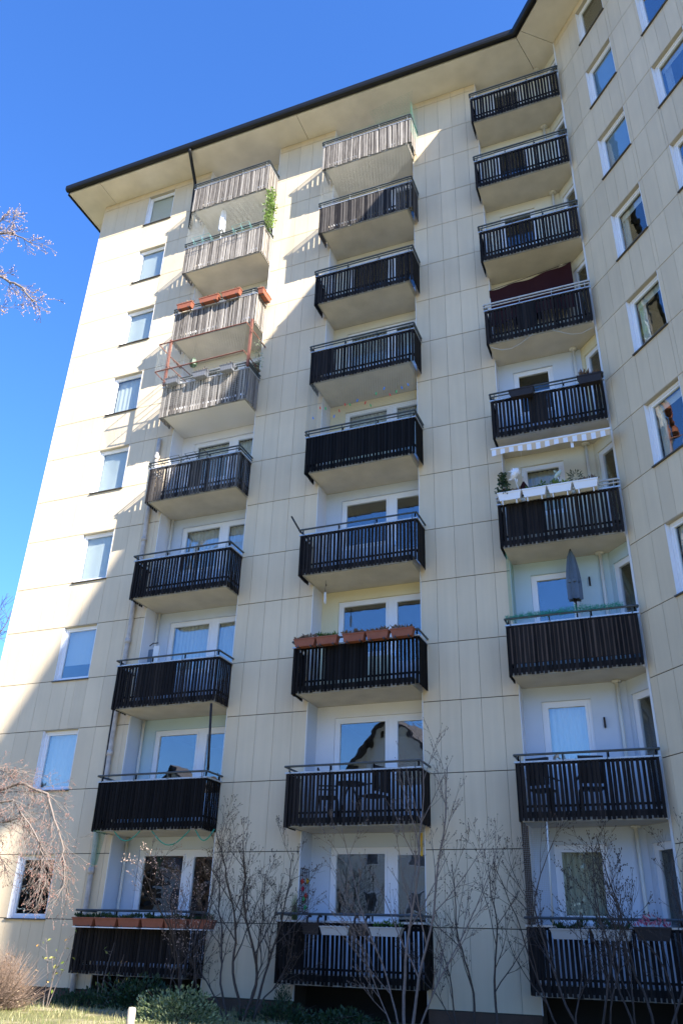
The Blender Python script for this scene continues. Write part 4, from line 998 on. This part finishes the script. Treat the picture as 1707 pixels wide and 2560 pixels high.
b = MB(); b.tube([(-1.2, .20, .24), (1.22, .20, .24)], .05, 10); b.build("roller", M_PLWHITE, t)
b = MB(); b.box(.46, .52, -.03, .0, -.16, .06); b.build("crank", M_AWNW, t)
# greenery and ornaments in the white planters
def stick_bird(label, x, z, m_, s=1.0):
    t = thing("garden_ornament", label, "ornament", None, (x, -.83, z)); b = MB(); b.tube([(0.06, 0, 0), (-.02, 0, .40 * s)], .011, 6); b.build("stick", M_PLWHITE, t); b = MB(); rr = random.Random(int(z * 10 + x * 100))
    b.tube([(-.08, 0, .36 * s), (-.05, 0, .44 * s), (0, 0, .52 * s), (.05, 0, .60 * s), (.07, 0, .63 * s)], [.02, .07 * s, .085 * s, .05 * s, .01], 8)
    for i in range(14): b.leaf((rr.uniform(-.08, .06) * s, rr.uniform(-.05, .05), rr.uniform(.36, .58) * s), .14 * s, (rr.uniform(-1, .3), rr.uniform(-1, 1), rr.uniform(-.6, .8)), .5)
    b.build("bird", m_, t)
stick_bird("white bird ornament on a stick in the first white planter", .42, 10.42, M_WHITE)
stick_bird("small pale flower ornament on a stick above the third white planter", 1.33, 10.42, mat("ornament_pale", (.45, .55, .5), .6), .62)
t = thing("bushy_plant", "dark leafy plant at the left end of the white planters", "plant", None, (.13, -.84, 10.42)); b = MB(); s = MB()
for i in range(330): z = R(0, .54); w = .17 * (1 - z / .8); b.leaf((R(-w, w), R(-w, w) * .7, z), R(.05, .09), None, .6)
s.tube([(0, 0, -.05), (0, 0, .42)], .01, 5); s.build("stem", M_BARK, t); tag(b.build("leaves", M_GREEND, t), kind="stuff")
t = thing("bushy_plant", "small dark round plant above the fourth white planter", "plant", None, (1.66, -.6, 10.44)); b = MB(); s = MB()
for i in range(200): v = Vector((R(-1, 1), R(-1, 1), R(-1, 1))); b.leaf(Vector((0, 0, .26)) + v * .13, R(.04, .09), v, .25)
s.tube([(0, 0, -.05), (0, 0, .25)], .008, 5); s.build("stem", M_BARK, t); tag(b.build("leaves", M_GREEND, t), kind="stuff")
t = thing("hanging_lantern", "dark red bell-shaped lantern hanging above the white planters", "lantern", None, (.52, -.42, 10.62)); b = MB(); b.tube([(0, 0, 0), (0, 0, .04), (0, 0, .12), (0, 0, .24), (0, 0, .30)], [.14, .14, .11, .05, .02], 12); b.build("bell", M_MAROON, t, True); b = MB(); b.tube([(0, 0, .30), (0, 0, 1.40)], .005, 4); b.tube([(0, 0, .42), (0, 0, .55)], .02, 6); b.build("cord", M_PIPEW, t)

# furniture seen through the slats
def chair(label, x, y, z, ang, m_, group):
    t = thing("balcony_chair", label, "chair", group, (x, y, z)); t.rotation_euler = (0, 0, ang)
    b = MB()
    for i in range(5): b.box(-.21 + i * .088, -.21 + i * .088 + .07, -.21, .22, .42, .445)
    b.build("seat", m_, t); b = MB()
    for i in range(5): b.box(-.21 + i * .088, -.21 + i * .088 + .06, .20 + .0, .222, .50, .95)
    b.box(-.23, .23, .195, .225, .95, 1.0); b.build("backrest", m_, t)
    for sx in (-1, 1):
        for sy in (-1, 1):
            l = MB(); l.tube([(sx * .2, sy * .2, .42), (sx * .21, sy * .23, 0)], .016, 6); l.build("leg", m_, t)
        l = MB(); l.box(sx * .23 - .02, sx * .23 + .02, -.2, .2, .62, .645); l.build("armrest", m_, t)
chair("dark slatted chair at the left on the second right balcony", .36, -.15, SB[1] + .17, 2.9, M_PLDARK, "chairs on the second right balcony")
chair("dark slatted chair at the centre of the second right balcony", 1.24, -.15, SB[1] + .17, 3.4, M_PLDARK, "chairs on the second right balcony")
chair("dark chair behind the slats at the left of the second middle balcony", -4.05, -.2, SB[1] + .17, 1.9, M_PLDARK, "chairs on the second middle balcony")
chair("dark chair behind the slats at the centre of the second middle balcony", -3.05, -.2, SB[1] + .17, 4.3, M_PLDARK, "chairs on the second middle balcony")
t = thing("balcony_table", "small dark table between the chairs of the second middle balcony", "table", None, (-3.55, -.2, SB[1] + .17)); b = MB(); b.tube([(0, 0, .68), (0, 0, .71)], .30, 16); b.build("tabletop", M_PLDARK, t)
for k in range(3): b = MB(); b.tube([(0.05 * math.cos(k * 2.1), .05 * math.sin(k * 2.1), .68), (.26 * math.cos(k * 2.1), .26 * math.sin(k * 2.1), 0)], .014, 6); b.build("leg", M_PLDARK, t)
t = thing("ironing_board", "pale ironing board and dark cover leaning at the left of a third-floor balcony", "ironing board", None, (-8.95, -.1, 7.55)); b = MB(); b.prism([(-.0, -.02), (.17, -.02), (.17, .02), (-.0, .02)], -.9, .58); b.build("board", M_CURT, t); b = MB(); b.prism([(-.14, -.02), (-.01, -.02), (-.01, .02), (-.14, .02)], -.9, .50); b.build("cover", M_BLUEGR, t); b = MB(); b.tube([(-.14, 0, .60), (-.05, 0, .66), (.10, 0, .66)], .014, 6); b.build("bar", M_PLDARK, t)
b = MB(); b.tube([(0, 0, 0), (-.08, -.02, 1.46)], .028, 8); o = b.build("pole", M_PLDARK, None, True); o.location = (-6.72, -.62, 4.93); tag(o, "black pole standing at the right end of the black left balcony", "pole")
b = MB(); b.tube([(0, 0, 0), (-.22, -.12, .42)], .022, 8); o = b.build("pole", M_PLDARK, None, True); o.location = (-4.79, -.68, 10.37); tag(o, "short dark pole sticking out left of a middle balcony rail", "pole")
t = thing("wind_chime", "white wind chime hanging under the middle stack's fourth balcony", "wind chime", None, (-4.30, -.2, 8.66)); b = MB()
for k in range(4): b.tube([(.02 * math.cos(k * 1.6), .02 * math.sin(k * 1.6), 0 + .02 * k), (.02 * math.cos(k * 1.6), .02 * math.sin(k * 1.6), .30)], .007, 5)
b.build("tubes", M_WHITE, t); b = MB(); b.tube([(0, 0, .30), (0, 0, .44), (.02, 0, .48), (0, 0, .52), (0, 0, .60)], [.01, .004, .016, .004, .004], 5); b.build("cord", M_PLDARK, t)
t = thing("wall_trellis", "small black metal trellis with coloured glass hung on the lowest middle loggia wall", "trellis", None, (-4.69, .25, 2.22)); b = MB()
for y in (-.20, -.10, 0, .10, .20): b.tube([(0, y, 0), (0, y, .80)], .007, 5)
for z in (0, .27, .54, .80): b.tube([(0, -.2, z), (0, .2, z)], .007, 5)
for i in range(9): b.box(-.004, .004, -.2 + (i % 4) * .1, -.1 + (i % 4) * .1, .10 + i * .07, .11 + i * .07)
b.build("bars", M_PLDARK, t)
for i, (y, z, m_) in enumerate(((-.15, .55, M_PEGR), (.1, .58, M_YELLOW), (-.12, .42, M_RED), (.05, .30, M_PEGR), (-.05, .22, M_PEGG), (.05, .08, M_PEGG))):
    b = MB(); b.blob((.015, y, z), .045); b.build("ornament", m_, t)
t = thing("potted_grass", "thin green potted grass at the left end of the lowest middle balcony", "plant", None, (-4.62, -.3, 1.95)); b = MB()
for i in range(120): b.tube([(R(-.05, .05), R(-.05, .05), 0), (R(-.08, .08), R(-.08, .08), R(.2, .6))], [.004, .001], 3)
tag(b.build("blades", M_GREEN, t), kind="stuff"); b = MB(); b.tube([(0, 0, -.18), (0, 0, .0)], [.06, .08], 10); b.build("pot", M_TERRA, t)
b = MB(); b.box(-.02, .02, -.01, .01, 0, .42); o = b.build("strap", M_YELLOW, None); o.location = (-2.10, -.02, 3.22); tag(o, "yellow strap hanging at the right edge above the lowest middle loggia", "strap")
for x, y, z, lab in ((1.62, YB3 - .03, 8.55, "dark thermometer on the wall beside the blue-grey parasol"), (1.58, YB3 - .03, 5.55, "dark wall thermometer beside the lace-curtained window of the right stack")):
    b = MB(); b.box(-.018, .018, -.02, .02, 0, .20); o = b.build("wall_thermometer", M_PLDARK, None); o.location = (x, y, z); tag(o, lab, "thermometer", "wall thermometers")
b = MB(); b.tube([(.05 + i * .24, -.62 + .0 * i, 15.0 - .18 * math.sin(i * .9) * 1 + (.0)) for i in range(11)], .006, 4); o = b.build("string", M_NETW, None); o.location = (0, 0, -.28); tag(o, "pale sagging string hung under the right stack's sixth balcony", "string")

# ------------------------------------------------------------------ across the yard, behind the camera: what the lower windows mirror
def house(label, x, y, ang, w, d, h, ridge):
    t = thing("neighbouring_house", label, "house", "houses across the yard", (x, y, 0)); t.rotation_euler = (0, 0, ang)
    b = MB(); b.box(-w / 2, w / 2, -d / 2, d / 2, -.2, h)
    n = len(b.v); b.v += [(-w / 2, -d / 2, h), (w / 2, -d / 2, h), (0, -d / 2, ridge), (-w / 2, d / 2, h), (w / 2, d / 2, h), (0, d / 2, ridge)]; b.f += [(n, n + 1, n + 2), (n + 4, n + 3, n + 5)]; b.mi += [0, 0]
    b.build("wall", M_HOUSE, t); b = MB(); o = .5
    for sg in (-1, 1):
        sl = (ridge - h) / (w / 2); e = w / 2 + o
        P_ = [(0, ridge + .06), (sg * e, ridge + .06 - sl * e), (sg * e, ridge + .28 - sl * e), (0, ridge + .28)]
        n = len(b.v); b.v += [(px_, yy, pz) for yy in (-d / 2 - o, d / 2 + o) for px_, pz in P_]
        b.f += [(n, n + 1, n + 2, n + 3), (n + 7, n + 6, n + 5, n + 4)] + [(n + i, n + 4 + i, n + 4 + (i + 1) % 4, n + (i + 1) % 4) for i in range(4)]; b.mi += [0] * 6
    b.build("roof", M_HROOF, t)
    for fl in range(3):
        for k in range(4):
            xx = -w / 2 + w * (k + .5) / 4; wb = MB(); wb.box(xx - .55, xx + .55, d / 2 + .002, d / 2 + .05, 1.0 + fl * 2.8, 2.3 + fl * 2.8); f_ = wb.build("window", M_PVC, t)
            pb = MB(); pb.box(xx - .47, xx + .47, d / 2 + .051, d / 2 + .06, 1.08 + fl * 2.8, 2.22 + fl * 2.8); pb.build("pane", M_PLGREY, f_)
house("white gabled house with a dark roof across the yard, mirrored in the middle windows", -15.5, -44, .12, 13, 11, 9.5, 16.5)
house("white gabled house further left across the yard", -36, -46, -.1, 12, 11, 9, 14)
for i, (x, y, h_) in enumerate(((-27, -38, 13), (-22, -52, 15), (-5, -40, 13), (2, -46, 14), (-45, -36, 12), (10, -38, 12), (-33, -30, 11))):
    t = thing("yard_tree", f"{['first', 'second', 'third', 'fourth', 'fifth', 'sixth', 'seventh'][i]} dense dark tree across the yard, mirrored in the lower windows", "tree", "trees across the yard", (x, y, 0)); rr = random.Random(200 + i)
    b = MB(); b.tube([(0, 0, -.2), (.1, 0, h_ * .4), (0, .1, h_ * .85)], [.25, .18, .05], 7); b.build("trunk", M_BARK, t)
    b = MB()
    for k in range(2600):
        v = Vector((rr.gauss(0, 1), rr.gauss(0, 1), rr.gauss(0, 1))).normalized() * rr.uniform(.3, 1) ** .5
        b.leaf((v.x * h_ * .33, v.y * h_ * .33, h_ * .56 + v.z * h_ * .44), rr.uniform(.5, 1.0), v + Vector((rr.gauss(0, .6), rr.gauss(0, .6), rr.gauss(0, .6))), .6)
    tag(b.build("crown", M_GREEND if i % 2 else M_BARK, t), kind="stuff")
